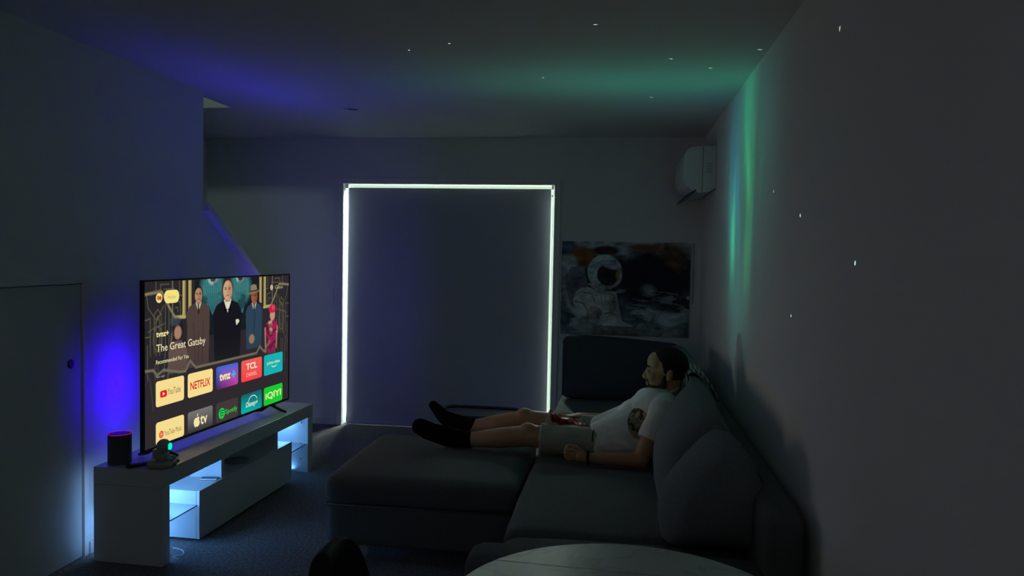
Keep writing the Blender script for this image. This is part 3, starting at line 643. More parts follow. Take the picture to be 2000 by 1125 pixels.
profB = [(.21, .425), (.180, .50), (.178, .60), (.195, .70), (.240, .78), (.295, .832), (.350, .852), (.40, .838), (.445, .785), (.49, .71), (.51, .62), (.50, .48), (.40, .425)]
def dentB(co):
    co[:, 2] += np.clip((co[:, 1] - 3.2) / .9, 0, 1) * .022 * np.clip((co[:, 2] - .5) / .3, 0, 1); co[:, 0] += np.clip((co[:, 1] - 3.2) / .9, 0, 1) * .02 * np.clip((co[:, 2] - .5) / .3, 0, 1)
    wgt = np.clip((co[:, 1] - 3.74) / .14, 0, 1)
    xm = np.interp(co[:, 2], [.40, .50, .62, .74, .82, .9], [.19, .225, .315, .375, .375, .36])
    co[:, 0] = np.where(co[:, 0] < xm, co[:, 0] + wgt * (xm - co[:, 0]), co[:, 0]); return co
back_cushion('grey back cushion that the reclining man leans against', profB, 3.08, 4.28, dentB)
profC = [(x + .05, z * 1.045 - .018) for x, z in profB]
back_cushion('grey back cushion farthest along the sofa, behind the head', profC, 4.30, 5.50)
fc = thing('upright_cushion', (.02, 5.66, .43), 'wide shade-darkened upright cushion standing below the astronaut print', 'cushion')
def lean(p):
    p[:, 1] += (p[:, 2] - .2) * .10 + .008 * np.sin(p[:, 0] * 9) * np.sin(p[:, 2] * 8); p[:, 2] -= np.clip((p[:, 0] + .45), 0, 1) * .055 * np.clip(p[:, 2] / .45, 0, 1); return p
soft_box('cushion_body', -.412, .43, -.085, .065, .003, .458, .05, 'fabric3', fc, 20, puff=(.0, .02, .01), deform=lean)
tube('piping', [(-.405, -.088, .03), (-.408, -.045, .42)], .004, 'fabric2', fc, 6)
# striped throw folded over the cushion behind the head
def throw():
    path = [(.345, .862), (.372, .882), (.41, .878), (.45, .842), (.49, .782), (.515, .73)]; path = spline(path, 5, False); k = len(path); vs = []; fs = []; ny = 10
    for s in (0, .006):
        for j in range(ny + 1):
            for (x, z) in path: vs.append((x + s - .42, 3.96 + .30 * j / ny - 4.3 + .006 * math.sin(z * 30), z + s + .006 * math.sin(j) + .006 - .74))
    N = k * (ny + 1)
    for j in range(ny):
        for i in range(k - 1):
            a = j * k + i; q = (a, a + 1, a + k + 1, a + k); fs += [q[::-1], tuple(N + t for t in q)]
    edge = [j * k for j in range(ny + 1)] + [ny * k + i for i in range(1, k)] + [j * k + k - 1 for j in range(ny - 1, -1, -1)] + [i for i in range(k - 2, 0, -1)]
    for a, b in zip(edge, edge[1:] + edge[:1]): fs.append((a, b, b + N, a + N))
    return vs, fs
th = thing('throw_blanket', (.42, 4.3, .74), 'pale folded throw with dark stripes over the back cushion behind the head', 'blanket')
mthr = mat('throw_cloth', (.32, .34, .35), .95, bump=.3, bscale=300); nt = mthr.node_tree
wv = nt.nodes.new('ShaderNodeTexWave'); wv.inputs['Scale'].default_value = 14; wv.bands_direction = 'X'; tc = nt.nodes.new('ShaderNodeTexCoord'); nt.links.new(tc.outputs['Object'], wv.inputs['Vector'])
cr = nt.nodes.new('ShaderNodeValToRGB'); cr.color_ramp.elements[0].position = .25; cr.color_ramp.elements[0].color = (.06, .07, .08, 1); cr.color_ramp.elements[1].position = .4; cr.color_ramp.elements[1].color = (.36, .38, .39, 1)
nt.links.new(wv.outputs['Fac'], cr.inputs[0]); nt.links.new(cr.outputs[0], nt.nodes['Principled BSDF'].inputs['Base Color'])
vs, fs = throw(); mesh('throw_fold', vs, fs, mthr, th, True)

# ------------------------------------------------------------------ wall unit (heat pump)
ac = thing('heat_pump', (XR, 5.42, 2.07), 'white wall mounted heat pump high on the right wall near the corner', 'air conditioner')
prof = [(0, -.145), (0, .152), (-.10, .156), (-.185, .142), (-.214, .10), (-.222, .02), (-.216, -.07), (-.190, -.120), (-.150, -.155), (-.07, -.168), (-.03, -.155)]
mac = mat('appliance_plastic', (.62, .65, .66), .4)
def prism_y(name, P, y0, y1, m, parent, bev=0):
    bm = bmesh.new(); a = [bm.verts.new((x, y0, z)) for x, z in P]; b = [bm.verts.new((x, y1, z)) for x, z in P]; k = len(P)
    bm.faces.new(a[::-1]); bm.faces.new(b)
    for i in range(k): bm.faces.new((a[i], a[(i + 1) % k], b[(i + 1) % k], b[i]))
    bmesh.ops.recalc_face_normals(bm, faces=bm.faces)
    if bev: bmesh.ops.bevel(bm, geom=list(bm.edges), offset=bev, segments=2, profile=.5, affect='EDGES')
    return bmobj(name, bm, m, parent)
prism_y('front_cover', [(-.092, -.1665), (-.092, .1555)] + prof[2:9], .0, .76, mac, ac, .002)
prism_y('rear_chassis', [(-.001, -.13), (-.001, .152), (-.09, .155), (-.09, -.164), (-.04, -.155)], .004, .756, mac, ac, .003)
prism_y('louvre', [(-.205, -.186), (-.196, -.197), (-.128, -.153), (-.136, -.140)], -.002, .762, 'black', ac, .002)
box('side_grip', -.075, -.02, -.0015, .004, .05, .075, mac, ac, .001)
for k in range(4): box('side_slot', -.065, -.03, -.0012, .004, .03 - k * .018, .036 - k * .018, 'metal', ac)

# ------------------------------------------------------------------ low tray table behind the ottoman
ty = thing('tray_table', (-.905, 5.13, 0), 'low table with dark rounded rim standing behind the ottoman before the blind', 'side table')
def rrect(hx, hy, r, n=6):
    P = []
    for cx, cy, a0 in ((hx - r, hy - r, 0), (-hx + r, hy - r, 90), (-hx + r, -hy + r, 180), (hx - r, -hy + r, 270)):
        for k in range(n + 1):
            a = math.radians(a0 + 90 * k / n); P.append((cx + r * math.cos(a), cy + r * math.sin(a)))
    return P
P = rrect(.265, .17, .07)
bm = bmesh.new(); a = [bm.verts.new((x, y, .372)) for x, y in P]; b = [bm.verts.new((x, y, .382)) for x, y in P]
bm.faces.new(a[::-1]); bm.faces.new(b)
for i in range(len(P)): bm.faces.new((a[i], a[(i + 1) % len(P)], b[(i + 1) % len(P)], b[i]))
bmobj('table_top', bm, mat('tray_surface', (.16, .16, .21), .4), ty)
tube('rim', [(x * 1.02, y * 1.02, .393) for x, y in P], .011, mat('dark_rim', (.02, .02, .03), .4), ty, 8, closed=True)
for x in (-.2, .2):
    for y in (-.12, .12): cyl('leg', (x * 1.1, y * 1.1, 0), (x, y, .374), .011, .011, 'black', ty, 10)

# ------------------------------------------------------------------ round table and dark chair in the foreground
rt = thing('round_table', (.032, 1.556, 0), 'pale marbled round table cut off at the bottom edge of the view', 'table')
mm = mat('marble_top', (.50, .53, .51), .35); nt = mm.node_tree; tc = nt.nodes.new('ShaderNodeTexCoord')
nn = nt.nodes.new('ShaderNodeTexNoise'); nn.inputs['Scale'].default_value = 2.2; nn.inputs['Detail'].default_value = 6; nn.inputs['Distortion'].default_value = 2
cr = nt.nodes.new('ShaderNodeValToRGB'); e = cr.color_ramp.elements; e[0].position = .47; e[0].color = (.50, .53, .51, 1); e[1].position = .53; e[1].color = (.50, .53, .51, 1)
x_ = cr.color_ramp.elements.new(.50); x_.color = (.40, .43, .42, 1)
nt.links.new(tc.outputs['Object'], nn.inputs['Vector']); nt.links.new(nn.outputs['Fac'], cr.inputs[0]); nt.links.new(cr.outputs[0], nt.nodes['Principled BSDF'].inputs['Base Color'])
RT = .372
def leaf(name, sign):
    # the top is two leaves meeting along a straight seam
    A = math.atan2(.194, -.271) ; B = math.atan2(.178, .318)
    if sign > 0: angs = [B + (A - B) * k / 30 for k in range(31)]
    else: angs = [A + (B + 2 * PI - A) * k / 50 for k in range(51)]
    P = [(RT * math.cos(a), RT * math.sin(a)) for a in angs]
    d = .0018 * sign; P[0] = (P[0][0], P[0][1] + d); P[-1] = (P[-1][0], P[-1][1] + d)
    bm = bmesh.new(); lo = [bm.verts.new((x, y, .722)) for x, y in P]; hi = [bm.verts.new((x, y, .75)) for x, y in P]; k = len(P)
    bm.faces.new(lo[::-1]); bm.faces.new(hi)
    for i in range(k): bm.faces.new((lo[i], lo[(i + 1) % k], hi[(i + 1) % k], hi[i]))
    bmesh.ops.recalc_face_normals(bm, faces=bm.faces)
    return bmobj(name, bm, mm, rt)
leaf('table_leaf', 1); leaf('table_leaf', -1)
lathe('under_plate', [(.001, .705), (.25, .705), (.25, .7215), (.001, .7215)], 'black', rt, 40)
lathe('pedestal', [(.001, .0), (.22, .0), (.22, .012), (.06, .03), (.035, .08), (.035, .66), (.08, .704), (.001, .704)], 'black', rt, 32, smooth=False)
ch = thing('dining_chair', (-.612, 1.63, 0), 'black rounded-back chair seen from behind at the bottom edge by the table', 'chair', .0)
def shell(p):
    p[:, 1] *= np.sqrt(np.clip(1 - (np.clip(p[:, 2] - .53, 0, 1) / .297) ** 2, .02, 1)); p[:, 0] += .9 * (p[:, 1] ** 2); return p
soft_box('backrest', -.03, .015, -.19, .19, .44, .815, .02, 'blackm', ch, 24, deform=shell)
soft_box('seat', -.07, .36, -.21, .21, .42, .475, .025, 'blackm', ch, 14)
for x, y in ((-.03, -.17), (-.03, .17), (.31, -.17), (.31, .17)): cyl('leg', (x * 1.1, y * 1.08, 0), (x, y, .425), .011, .014, 'black', ch, 10)

# ------------------------------------------------------------------ the reclining man
PC = Vector((.05, 4.08, .42))
man_o = thing('person', PC, 'man in white t-shirt, shorts and black socks reclining on the sofa, facing the television', 'person')
def capsule(bm, p0, r0, p1, r1, n=20, flat0=False, flat1=False, sq=1.0):
    p0, p1 = Vector(p0), Vector(p1); d = (p1 - p0); L = d.length; d.normalize(); s, t = frame_at(d)
    rings = []
    if flat0: rings.append((0, r0))
    else:
        for k in range(1, 7): a = PI / 2 * (1 - k / 6); rings.append((-r0 * math.sin(a), r0 * math.cos(a)))
    if flat1: rings.append((L, r1))
    else:
        for k in range(0, 6): a = PI / 2 * k / 6; rings.append((L + r1 * math.sin(a), r1 * math.cos(a)))
    V = [[bm.verts.new(p0 + d * h + (s * math.cos(2 * PI * j / n) * sq + t * math.sin(2 * PI * j / n)) * r) for j in range(n)] for h, r in rings]
    for a, b in zip(V[:-1], V[1:]):
        for j in range(n): bm.faces.new((a[j], a[(j + 1) % n], b[(j + 1) % n], b[j]))
    bm.faces.new(V[0][::-1]); bm.faces.new(V[-1])
def ellipsoid(bm, c, r, rot=(0, 0, 0), n=24):
    R = Euler(rot).to_matrix().to_4x4(); m = Matrix.Translation(c) @ R @ Matrix.Diagonal((*r, 1))
    bmesh.ops.create_uvsphere(bm, u_segments=n, v_segments=n // 2 + 2, radius=1, matrix=m)
def remeshed(name, bm, vox, m, parent, smooth=2, it=.5):
    bmesh.ops.recalc_face_normals(bm, faces=bm.faces)
    bmesh.ops.translate(bm, verts=bm.verts, vec=-PC)
    o = bmobj(name, bm, m, parent)
    r = o.modifiers.new('remesh', 'REMESH'); r.mode = 'VOXEL'; r.voxel_size = vox; r.use_smooth_shade = True
    if smooth: s = o.modifiers.new('smooth', 'SMOOTH'); s.factor = it; s.iterations = smooth
    # bake, so the object carries its real surface
    bpy.context.view_layer.update(); dg = bpy.context.evaluated_depsgraph_get(); me = bpy.data.meshes.new_from_object(o.evaluated_get(dg))
    o.modifiers.clear(); old = o.data; o.data = me; bpy.data.meshes.remove(old)
    me.polygons.foreach_set('use_smooth', [True] * len(me.polygons)); return o
HIPN, KNN, CFN, ANN, HLN = (.03, 4.00, .492), (-.440, 4.00, .520), (-.610, 4.005, .498), (-.80, 4.02, .474), (-.875, 4.02, .473)
HIPF, KNF, CFF, ANF, HLF = (.03, 4.19, .505), (-.490, 4.26, .545), (-.660, 4.28, .508), (-.83, 4.30, .482), (-.905, 4.305, .473)
SHN, ELN, WRN = (.232, 3.885, .715), (.128, 3.795, .478), (-.130, 3.822, .466)
SHF, ELF, WRF = (.165, 4.265, .690), (.045, 4.335, .545), (-.165, 4.235, .580)
# body
bm = bmesh.new()
for H, K, Cf, A, Hl in ((HIPN, KNN, CFN, ANN, HLN), (HIPF, KNF, CFF, ANF, HLF)):
    capsule(bm, H, .070, K, .058); ellipsoid(bm, (K[0] - .01, K[1], K[2] + .012), (.058, .052, .056))
    capsule(bm, K, .056, (Cf[0], Cf[1], Cf[2]), .053); capsule(bm, Cf, .052, A, .035); capsule(bm, A, .035, Hl, .036)
ellipsoid(bm, (.05, 4.095, .535), (.12, .16, .10)); ellipsoid(bm, (.11, 4.09, .60), (.115, .145, .10), (0, -.7, 0)); ellipsoid(bm, (.185, 4.08, .675), (.13, .155, .095), (0, -.75, 0))
for s0, s1, s2 in ((SHN, ELN, WRN), (SHF, ELF, WRF)):
    ellipsoid(bm, s0, (.055, .055, .055)); capsule(bm, s0, .050, s1, .040); capsule(bm, s1, .041, s2, .026)
    capsule(bm, (.265, 4.08, .735), .05, s0, .045)
capsule(bm, (.262, 4.08, .73), .056, (.288, 4.08, .83), .056)
# head
HC = Vector((.268, 4.08, .905))
ellipsoid(bm, HC, (.096, .074, .092)); ellipsoid(bm, (.222, 4.08, .850), (.066, .060, .082), (0, .12, 0)); ellipsoid(bm, (.232, 4.08, .800), (.055, .052, .036), (0, .15, 0))
ellipsoid(bm, (.188, 4.08, .779), (.022, .026, .020)); ellipsoid(bm, (.204, 4.08, .918), (.047, .062, .056))
capsule(bm, (.170, 4.055, .898), .0125, (.170, 4.105, .898), .0125); capsule(bm, (.163, 4.08, .885), .0085, (.145, 4.08, .845), .0125); 
for s in (-1, 1):
    ellipsoid(bm, (.152, 4.08 + s * .012, .841), (.012, .009, .009)); ellipsoid(bm, (.188, 4.08 + s * .040, .850), (.028, .020, .024)); ellipsoid(bm, (.270, 4.08 + s * .078, .862), (.017, .011, .031), (0, .2, 0))
    ellipsoid(bm, (.262, 4.08 + s * .072, .845), (.010, .010, .014))
ellipsoid(bm, (.1625, 4.08, .817), (.011, .022, .0065)); ellipsoid(bm, (.1635, 4.08, .805), (.011, .020, .007))
# near hand: loosely closed on the seat, thumb up
def hand(W, Cp, fingers, thumb, pr=.026):
    capsule(bm, W, .025, Cp, pr, sq=1.0)
    for ch_, r in fingers + [thumb]:
        for k in range(len(ch_) - 1): capsule(bm, ch_[k], r * (1 - .06 * k), ch_[k + 1], r * (1 - .06 * (k + 1)), 12)
# palm faces inward (+y) with the knuckles outward
F1 = []
for k, (dz, ln) in enumerate(((.024, 1.0), (.008, 1.08), (-.008, 1.0), (-.022, .82))):
    b = Vector((-.205, 3.828, .474 + dz)); F1.append(([b, b + Vector((-.034 * ln, .004, -.002)), b + Vector((-.040 * ln, .030 * ln, -.004)), b + Vector((-.018, .040 * ln, -.004))], .0085 - .0005 * k))
T1 = ([Vector((-.155, 3.832, .492)), Vector((-.185, 3.835, .515)), Vector((-.215, 3.840, .520)), Vector((-.238, 3.846, .512))], .0095)
capsule(bm, WRN, .026, (-.165, 3.828, .470), .026); ellipsoid(bm, (-.185, 3.832, .474), (.036, .016, .032)); hand(WRN, (-.160, 3.826, .470), F1, T1, .022)
# far hand: draped over the packet, fingers curling over its near side
ellipsoid(bm, (-.205, 4.205, .592), (.040, .034, .016), (0, 0, .5)); 
F2_ = []
for k, (dx, dy, ln) in enumerate(((-.038, .004, .95), (-.028, -.018, 1.0), (-.012, -.030, .95), (.006, -.034, .8))):
    b = Vector((-.215 + dx * .6, 4.195 + dy * .5, .594)); F2_.append(([b, b + Vector((-.020, -.034 * ln, .006)), b + Vector((-.030, -.060 * ln, -.008)), b + Vector((-.032, -.072 * ln, -.026))], .0085 - .0004 * k))
T2 = ([Vector((-.185, 4.225, .592)), Vector((-.215, 4.235, .588)), Vector((-.245, 4.225, .580)), Vector((-.262, 4.21, .572))], .0095)
hand(WRF, (-.190, 4.215, .590), F2_, T2, .020)
body = remeshed('body', bm, .0046, 'skin', man_o, 3)
# lids and eyes
for s in (-1, 1):
    e_ = lathe('eye', [(.001, -.004), (.008, -.002), (.0095, .0), (.008, .003), (.001, .0045)], mat('eye_white', (.5, .48, .46), .3), man_o, 14, tuple(Vector((.1565, 4.08 + s * .028, .874)) - PC), True, axis='x')
    b_ = tube('eyebrow', [tuple(Vector(q) - PC) for q in ((.160, 4.08 + s * .014, .900), (.157, 4.08 + s * .030, .904), (.166, 4.08 + s * .048, .899))], [.003, .0038, .002], 'hair', man_o, 8)
# hair: short cap kept clear of the face, nape and ears
def shell_of(name, c, r, keep, m, n=150, thick=.0):
    bm = bmesh.new(); bmesh.ops.create_uvsphere(bm, u_segments=n, v_segments=n // 2, radius=1, matrix=Matrix.Translation(c) @ Matrix.Diagonal((*r, 1)))
    bmesh.ops.delete(bm, geom=[f for f in bm.faces if not keep(f.calc_center_median())], context='FACES')
    bmesh.ops.translate(bm, verts=bm.verts, vec=-PC); o = bmobj(name, bm, m, man_o, True)
    sm = o.modifiers.new('thickness', 'SOLIDIFY'); sm.thickness = .012; sm.offset = -1; return o
def hair_keep(q):
    thr = float(np.interp(q.z, [.800, .838, .852, .875, .900, .925, .950, .975, 1.01], [.292, .288, .262, .241, .236, .229, .212, .193, .180]))
    if q.z < .825: thr = .30 + (.825 - q.z) * 2
    ear = ((q.x - .270) / .020) ** 2 + ((q.z - .862) / .034) ** 2 < 1 and abs(q.y - 4.08) > .04
    return q.x > thr and not ear
shell_of('hair', HC + Vector((.003, 0, .001)), (.1010, .0795, .0985), hair_keep, 'hair')
mb = mat('beard_stubble', (.022, .014, .010), .85, noise=.4, nscale=200)
bm = bmesh.new()
ellipsoid(bm, (.181, 4.08, .779), (.0275, .031, .0270)); ellipsoid(bm, (.214, 4.08, .789), (.050, .056, .026), (0, .3, 0));
for sg in (-1, 1): capsule(bm, (.246, 4.08 + sg * .062, .850), .011, (.240, 4.08 + sg * .051, .805), .017); capsule(bm, (.240, 4.08 + sg * .050, .805), .017, (.196, 4.08 + sg * .026, .785), .018)
capsule(bm, (.1620, 4.056, .8265), .0062, (.1575, 4.08, .8295), .0072, 10); capsule(bm, (.1575, 4.08, .8295), .0072, (.1620, 4.104, .8265), .0062, 10)
capsule(bm, (.1655, 4.058, .825), .004, (.172, 4.056, .795), .005, 10); capsule(bm, (.1655, 4.102, .825), .004, (.172, 4.104, .795), .005, 10)
remeshed('beard', bm, .003, mb, man_o, 1)
# t-shirt
bm = bmesh.new()
ellipsoid(bm, (.060, 4.095, .545), (.135, .172, .105)); ellipsoid(bm, (.11, 4.09, .605), (.130, .160, .114), (0, -.7, 0)); ellipsoid(bm, (.185, 4.08, .680), (.143, .170, .102), (0, -.75, 0))
for s0, s1 in ((SHN, ELN), (SHF, ELF)):
    s0 = Vector(s0); s1 = Vector(s1); ellipsoid(bm, s0, (.066, .066, .064)); capsule(bm, s0, .062, s0.lerp(s1, .62), .062, flat1=True); capsule(bm, (.262, 4.08, .732), .058, s0, .055)
capsule(bm, (-.100, 3.995, .488), .088, (.13, 4.0, .50), .088, flat0=True); capsule(bm, (-.098, 4.02, .503), .093, (.08, 4.035, .575), .115, flat0=True); capsule(bm, (-.098, 4.17, .508), .090, (.08, 4.14, .575), .112, flat0=True)
mt_ = mat('white_cotton', (.66, .68, .67), .9, bump=.25, bscale=26); nt = mt_.node_tree; bs = nt.nodes['Principled BSDF']
tc = nt.nodes.new('ShaderNodeTexCoord'); mp = nt.nodes.new('ShaderNodeMapping'); mp.vector_type = 'POINT'
mp.inputs['Location'].default_value = (-.075 / .07, .10 / .15, -.20 / .085); mp.inputs['Scale'].default_value = (1 / .07, 1 / .15, 1 / .085)
nt.links.new(tc.outputs['Object'], mp.inputs[0]); ln_ = nt.nodes.new('ShaderNodeVectorMath'); ln_.operation = 'LENGTH'; nt.links.new(mp.outputs[0], ln_.inputs[0])
nz1 = nt.nodes.new('ShaderNodeTexNoise'); nz1.inputs['Scale'].default_value = 28; nz1.inputs['Detail'].default_value = 5; nt.links.new(tc.outputs['Object'], nz1.inputs[0])
cr = nt.nodes.new('ShaderNodeValToRGB'); cr.color_ramp.elements[0].position = .42; cr.color_ramp.elements[0].color = (.05, .035, .02, 1); cr.color_ramp.elements[1].position = .56; cr.color_ramp.elements[1].color = (.38, .33, .24, 1)
nt.links.new(nz1.outputs['Fac'], cr.inputs[0]); gt = nt.nodes.new('ShaderNodeMath'); gt.operation = 'LESS_THAN'; gt.inputs[1].default_value = .95; nt.links.new(ln_.outputs['Value'], gt.inputs[0])
mx = nt.nodes.new('ShaderNodeMix'); mx.data_type = 'RGBA'; mx.inputs[6].default_value = (.66, .68, .67, 1); nt.links.new(gt.outputs[0], mx.inputs[0]); nt.links.new(cr.outputs[0], mx.inputs[7]); nt.links.new(mx.outputs[2], bs.inputs['Base Color'])
shirt = remeshed('t_shirt', bm, .0055, mt_, man_o, 3)
me = shirt.data; co = np.zeros(len(me.vertices) * 3); me.vertices.foreach_get('co', co); co = co.reshape(-1, 3)
no = np.zeros(len(me.vertices) * 3); me.vertices.foreach_get('normal', no); no = no.reshape(-1, 3)
fold = .0035 * np.sin(co[:, 0] * 60 + co[:, 2] * 75 + 3 * np.sin(co[:, 1] * 18)) * np.clip((.20 - co[:, 2]) / .1, 0, 1) + .002 * np.sin(co[:, 1] * 55 + co[:, 2] * 40)
co += no * fold[:, None]; me.vertices.foreach_set('co', co.reshape(-1)); me.update()
# collar band
col_pts = [(.262 - .055 * math.cos(a) + .010, 4.08 + .064 * math.sin(a), .775 - .026 * math.cos(a)) for a in [2 * PI * k / 28 for k in range(28)]]
tube('collar', [tuple(Vector(q) - PC) for q in col_pts], .006, mt_, man_o, 8, closed=True)
# shorts
bm = bmesh.new()
ellipsoid(bm, (.035, 4.095, .510), (.125, .160, .090))
capsule(bm, HIPN, .084, (-.385, 4.00, .512), .076, flat1=True); capsule(bm, HIPF, .084, (-.37, 4.24, .533), .078, flat1=True)
sh_ = remeshed('shorts', bm, .0055, 'khaki', man_o, 3)
me = sh_.data; co = np.zeros(len(me.vertices) * 3); me.vertices.foreach_get('co', co); co = co.reshape(-1, 3); no = np.zeros(len(me.vertices) * 3); me.vertices.foreach_get('normal', no); no = no.reshape(-1, 3)
co += no * (.003 * np.sin(co[:, 0] * 45 + co[:, 2] * 60 + 2 * np.sin(co[:, 1] * 25)))[:, None]; me.vertices.foreach_set('co', co.reshape(-1)); me.update()
tube('waistband', [tuple(Vector((-.100, 4.095 + .150 * math.cos(a), .505 + .072 * math.sin(a))) - PC) for a in [2 * PI * k / 24 for k in range(24)]], .008, 'blackm', man_o, 8, closed=True)
for dy in (-.012, .014): tube('drawstring', [tuple(Vector(q) - PC) for q in ((-.105, 3.985 + dy, .580), (-.112, 3.95 + dy, .560), (-.112, 3.925 + dy, .525))], .003, 'blackm', man_o, 6)
# socks
def sock(A, Hl, ball, toe, toprad, up, rb, rt_):
    bm = bmesh.new(); A, Hl, ball, toe = map(Vector, (A, Hl, ball, toe)); cuff = A + Vector((.05, 0, .004))
    capsule(bm, cuff, toprad, A, .042, flat0=True); capsule(bm, A, .042, Hl, .041); capsule(bm, Hl, .042, ball, rb - .004); capsule(bm, A + up, .036, ball, rb - .008); capsule(bm, ball, rb - .003, toe, rt_)
    return remeshed('sock', bm, .0055, 'sock', man_o, 3)
sock(ANN, HLN, (-.985, 4.00, .520), (-1.028, 3.99, .542), .046, Vector((-.02, 0, .020)), .052, .043)
sock((-.83, 4.30, .490), HLF, (-.975, 4.315, .532), (-1.036, 4.32, .592), .044, Vector((-.02, 0, .014)), .042, .026)
# wristband
d = (Vector(WRN) - Vector(ELN)).normalized(); s_, t_ = frame_at(d); c_ = Vector(WRN) - d * .004 - PC
tube('wristband', [tuple(c_ + (s_ * math.cos(2 * PI * k / 20) + t_ * math.sin(2 * PI * k / 20)) * .0315) for k in range(20)], .007, 'blackm', man_o, 8, closed=True)

# crumpled red packet on the lap
rp = thing('snack_packet', (-.245, 4.085, .592), 'crumpled shiny red packet lying across the man\'s lap under his hand', 'packet', .15)
def crump(p):
    r = np.random.default_rng(3); n_ = np.sin(p[:, 0] * 95 + p[:, 1] * 40) * np.sin(p[:, 1] * 88 + 1) + .6 * np.sin(p[:, 0] * 170 + p[:, 2] * 90) * np.sin(p[:, 1] * 150)
    p[:, 2] += .006 * n_ + (-.38 * p[:, 0]) - .012; p[:, 1] += .004 * np.sin(p[:, 0] * 120); return p
mr = mat('red_foil', (.38, .012, .02), .35); nt = mr.node_tree; tc = nt.nodes.new('ShaderNodeTexCoord'); v = nt.nodes.new('ShaderNodeTexNoise'); v.inputs['Scale'].default_value = 38; v.inputs['Detail'].default_value = 4
cr = nt.nodes.new('ShaderNodeValToRGB'); cr.color_ramp.elements[0].position = .40; cr.color_ramp.elements[0].color = (.06, .004, .006, 1); cr.color_ramp.elements[1].position = .66; cr.color_ramp.elements[1].color = (.55, .35, .30, 1)
q_ = cr.color_ramp.elements.new(.5); q_.color = (.45, .012, .02, 1); q_ = cr.color_ramp.elements.new(.62); q_.color = (.42, .02, .025, 1)
nt.links.new(tc.outputs['Object'], v.inputs[0]); nt.links.new(v.outputs['Fac'], cr.inputs[0]); nt.links.new(cr.outputs[0], nt.nodes['Principled BSDF'].inputs['Base Color'])
soft_box('packet_body', -.100, .100, -.052, .048, -.022, .020, .010, mr, rp, 22, deform=crump)

# ------------------------------------------------------------------ the star projector's light: aurora and pin-point stars thrown on wall and ceiling
lp = bpy.data.lights.new('star_projector_light', 'POINT'); lp.shadow_soft_size = 0.0; lp.energy = 1.0; lp.use_nodes = True
LPOS = Vector((-2.035, 3.345, .553))
lo = bpy.data.objects.new('star_projector_light', lp); C.objects.link(lo); lo.location = LPOS
nt = lp.node_tree; em_n = nt.nodes['Emission']
class X_:
    def __init__(s, v): s.v = v
    @staticmethod
    def op(o, *a, clamp=False):
        n = nt.nodes.new('ShaderNodeMath'); n.operation = o; n.use_clamp = clamp
        for i, q in enumerate(a):
            if isinstance(q, X_): nt.links.new(q.v, n.inputs[i])
            else: n.inputs[i].default_value = q
        return X_(n.outputs[0])
    def __add__(s, o): return X_.op('ADD', s, o)
    def __sub__(s, o): return X_.op('SUBTRACT', s, o)
    def __mul__(s, o): return X_.op('MULTIPLY', s, o)
    def __truediv__(s, o): return X_.op('DIVIDE', s, o)
tcn = nt.nodes.new('ShaderNodeTexCoord'); vt = nt.nodes.new('ShaderNodeVectorTransform')
sep = nt.nodes.new('ShaderNodeSeparateXYZ'); neg = nt.nodes.new('ShaderNodeVectorMath'); neg.operation = 'SCALE'; neg.inputs['Scale'].default_value = 1.0
nt.links.new(tcn.outputs['Normal'], neg.inputs[0]); nt.links.new(neg.outputs[0], sep.inputs[0])
nxx, nyy, nzz = (X_(sep.outputs[k]) for k in range(3))
sx_ = X_.op('MAXIMUM', nxx, .02); kz = X_.op('MAXIMUM', nzz, .02)
dX, dZ = XR - LPOS.x, ZC - LPOS.z
yw = nyy / sx_ * dX + LPOS.y; zw = nzz / sx_ * dX + LPOS.z         # where the ray meets the right wall
xc = nxx / kz * dZ + LPOS.x; yc = nyy / kz * dZ + LPOS.y           # where it meets the ceiling
onwall = X_.op('LESS_THAN', zw, ZC); front = X_.op('GREATER_THAN', nxx, .03)
noise = nt.nodes.new('ShaderNodeTexNoise'); noise.inputs['Scale'].default_value = 1; noise.inputs['Detail'].default_value = 2
cmb = nt.nodes.new('ShaderNodeCombineXYZ'); nt.links.new((yw * 9.0).v, cmb.inputs[0]); nt.links.new((zw * 1.6).v, cmb.inputs[1]); nt.links.new(cmb.outputs[0], noise.inputs[0])
def g2(a, b, a0, b0, wa, wb, slope=0.0):
    da = (a - a0 - (b - b0) * slope) / wa; db = (b - b0) / wb
    return X_.op('EXPONENT', (da * da + db * db) * -1.0)
acc = [None, None, None]
def addc(gs, col):
    for i in range(3):
        if col[i]:
            t = gs * col[i]; acc[i] = t if acc[i] is None else acc[i] + t
NW = onwall * (X_(noise.outputs['Fac']) * 1.6 + .2)
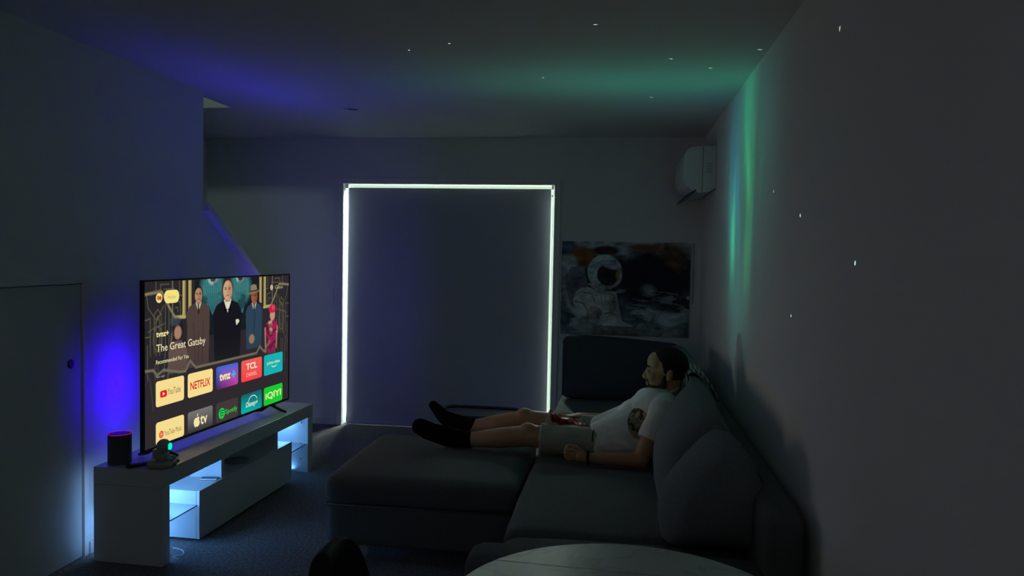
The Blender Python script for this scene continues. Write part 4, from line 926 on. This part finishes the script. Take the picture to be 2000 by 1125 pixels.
W_ = [(4.15, 2.15, .55, .50, 0, (.04, .55, .42)), (4.15, 2.30, .20, .40, 0, (.02, 1.1, .45)), (4.62, 2.05, .30, .45, 0, (.05, .28, .60)), (4.55, 1.62, .085, .22, .12, (.10, 2.3, 1.0)), (4.62, 1.70, .24, .40, .1, (.06, .75, .55)),
      (4.08, 1.92, .08, .22, .30, (.06, 1.6, .25)), (4.50, 1.90, .09, .25, .35, (.03, .35, 1.2)), (4.05, 1.50, .10, .22, 0, (.06, .95, .28)), (4.35, 1.45, .35, .45, 0, (.05, .42, .34)), (3.75, 2.0, .40, .6, 0, (.02, .18, .14)), (4.3, 1.15, .25, .3, 0, (.04, .20, .18))]
for a0, b0, wa, wb, sl_, c in W_: addc(g2(yw, zw, a0, b0, wa, wb, sl_) * NW, c)
OC = X_.op('SUBTRACT', 1.0, onwall)
C_ = [(.40, 4.32, .75, .33, (.03, .80, .52)), (-.25, 4.30, .75, .45, (.02, .22, .18)), (.35, 4.85, .6, .35, (.02, .18, .24)), (.25, 3.95, .8, .35, (.02, .22, .14))]
for a0, b0, wa, wb, c in C_: addc(g2(xc, yc, a0, b0, wa, wb) * OC, c)
# stars: tiny cones in fixed directions
WS = [(XR, 4.42, 2.008), (XR, 3.403, 1.752), (XR, 2.898, 1.625), (XR, 2.225, 1.461), (XR, 2.99, 1.258), (XR, 2.468, 2.161), (.217, 3.767, ZC), (.599, 3.626, ZC), (.422, 3.961, ZC), (-.119, 3.195, ZC), (-.421, 4.128, ZC), (-.774, 3.434, ZC), (-.987, 3.534, ZC), (.162, 4.661, ZC)]
st_ = None
for P_ in WS:
    d = (Vector(P_) - LPOS); dist = d.length; d.normalize(); vd = nt.nodes.new('ShaderNodeVectorMath'); vd.operation = 'DISTANCE'; nt.links.new(neg.outputs[0], vd.inputs[0]); vd.inputs[1].default_value = d
    t = X_.op('LESS_THAN', X_(vd.outputs['Value']), .0021); st_ = t if st_ is None else st_ + t
addc(st_, (4, 6, 5))
fin = nt.nodes.new('ShaderNodeCombineXYZ')
for i in range(3): nt.links.new((acc[i] * front).v, fin.inputs[i])
nt.links.new(fin.outputs[0], em_n.inputs[0]); em_n.inputs[1].default_value = 62.0
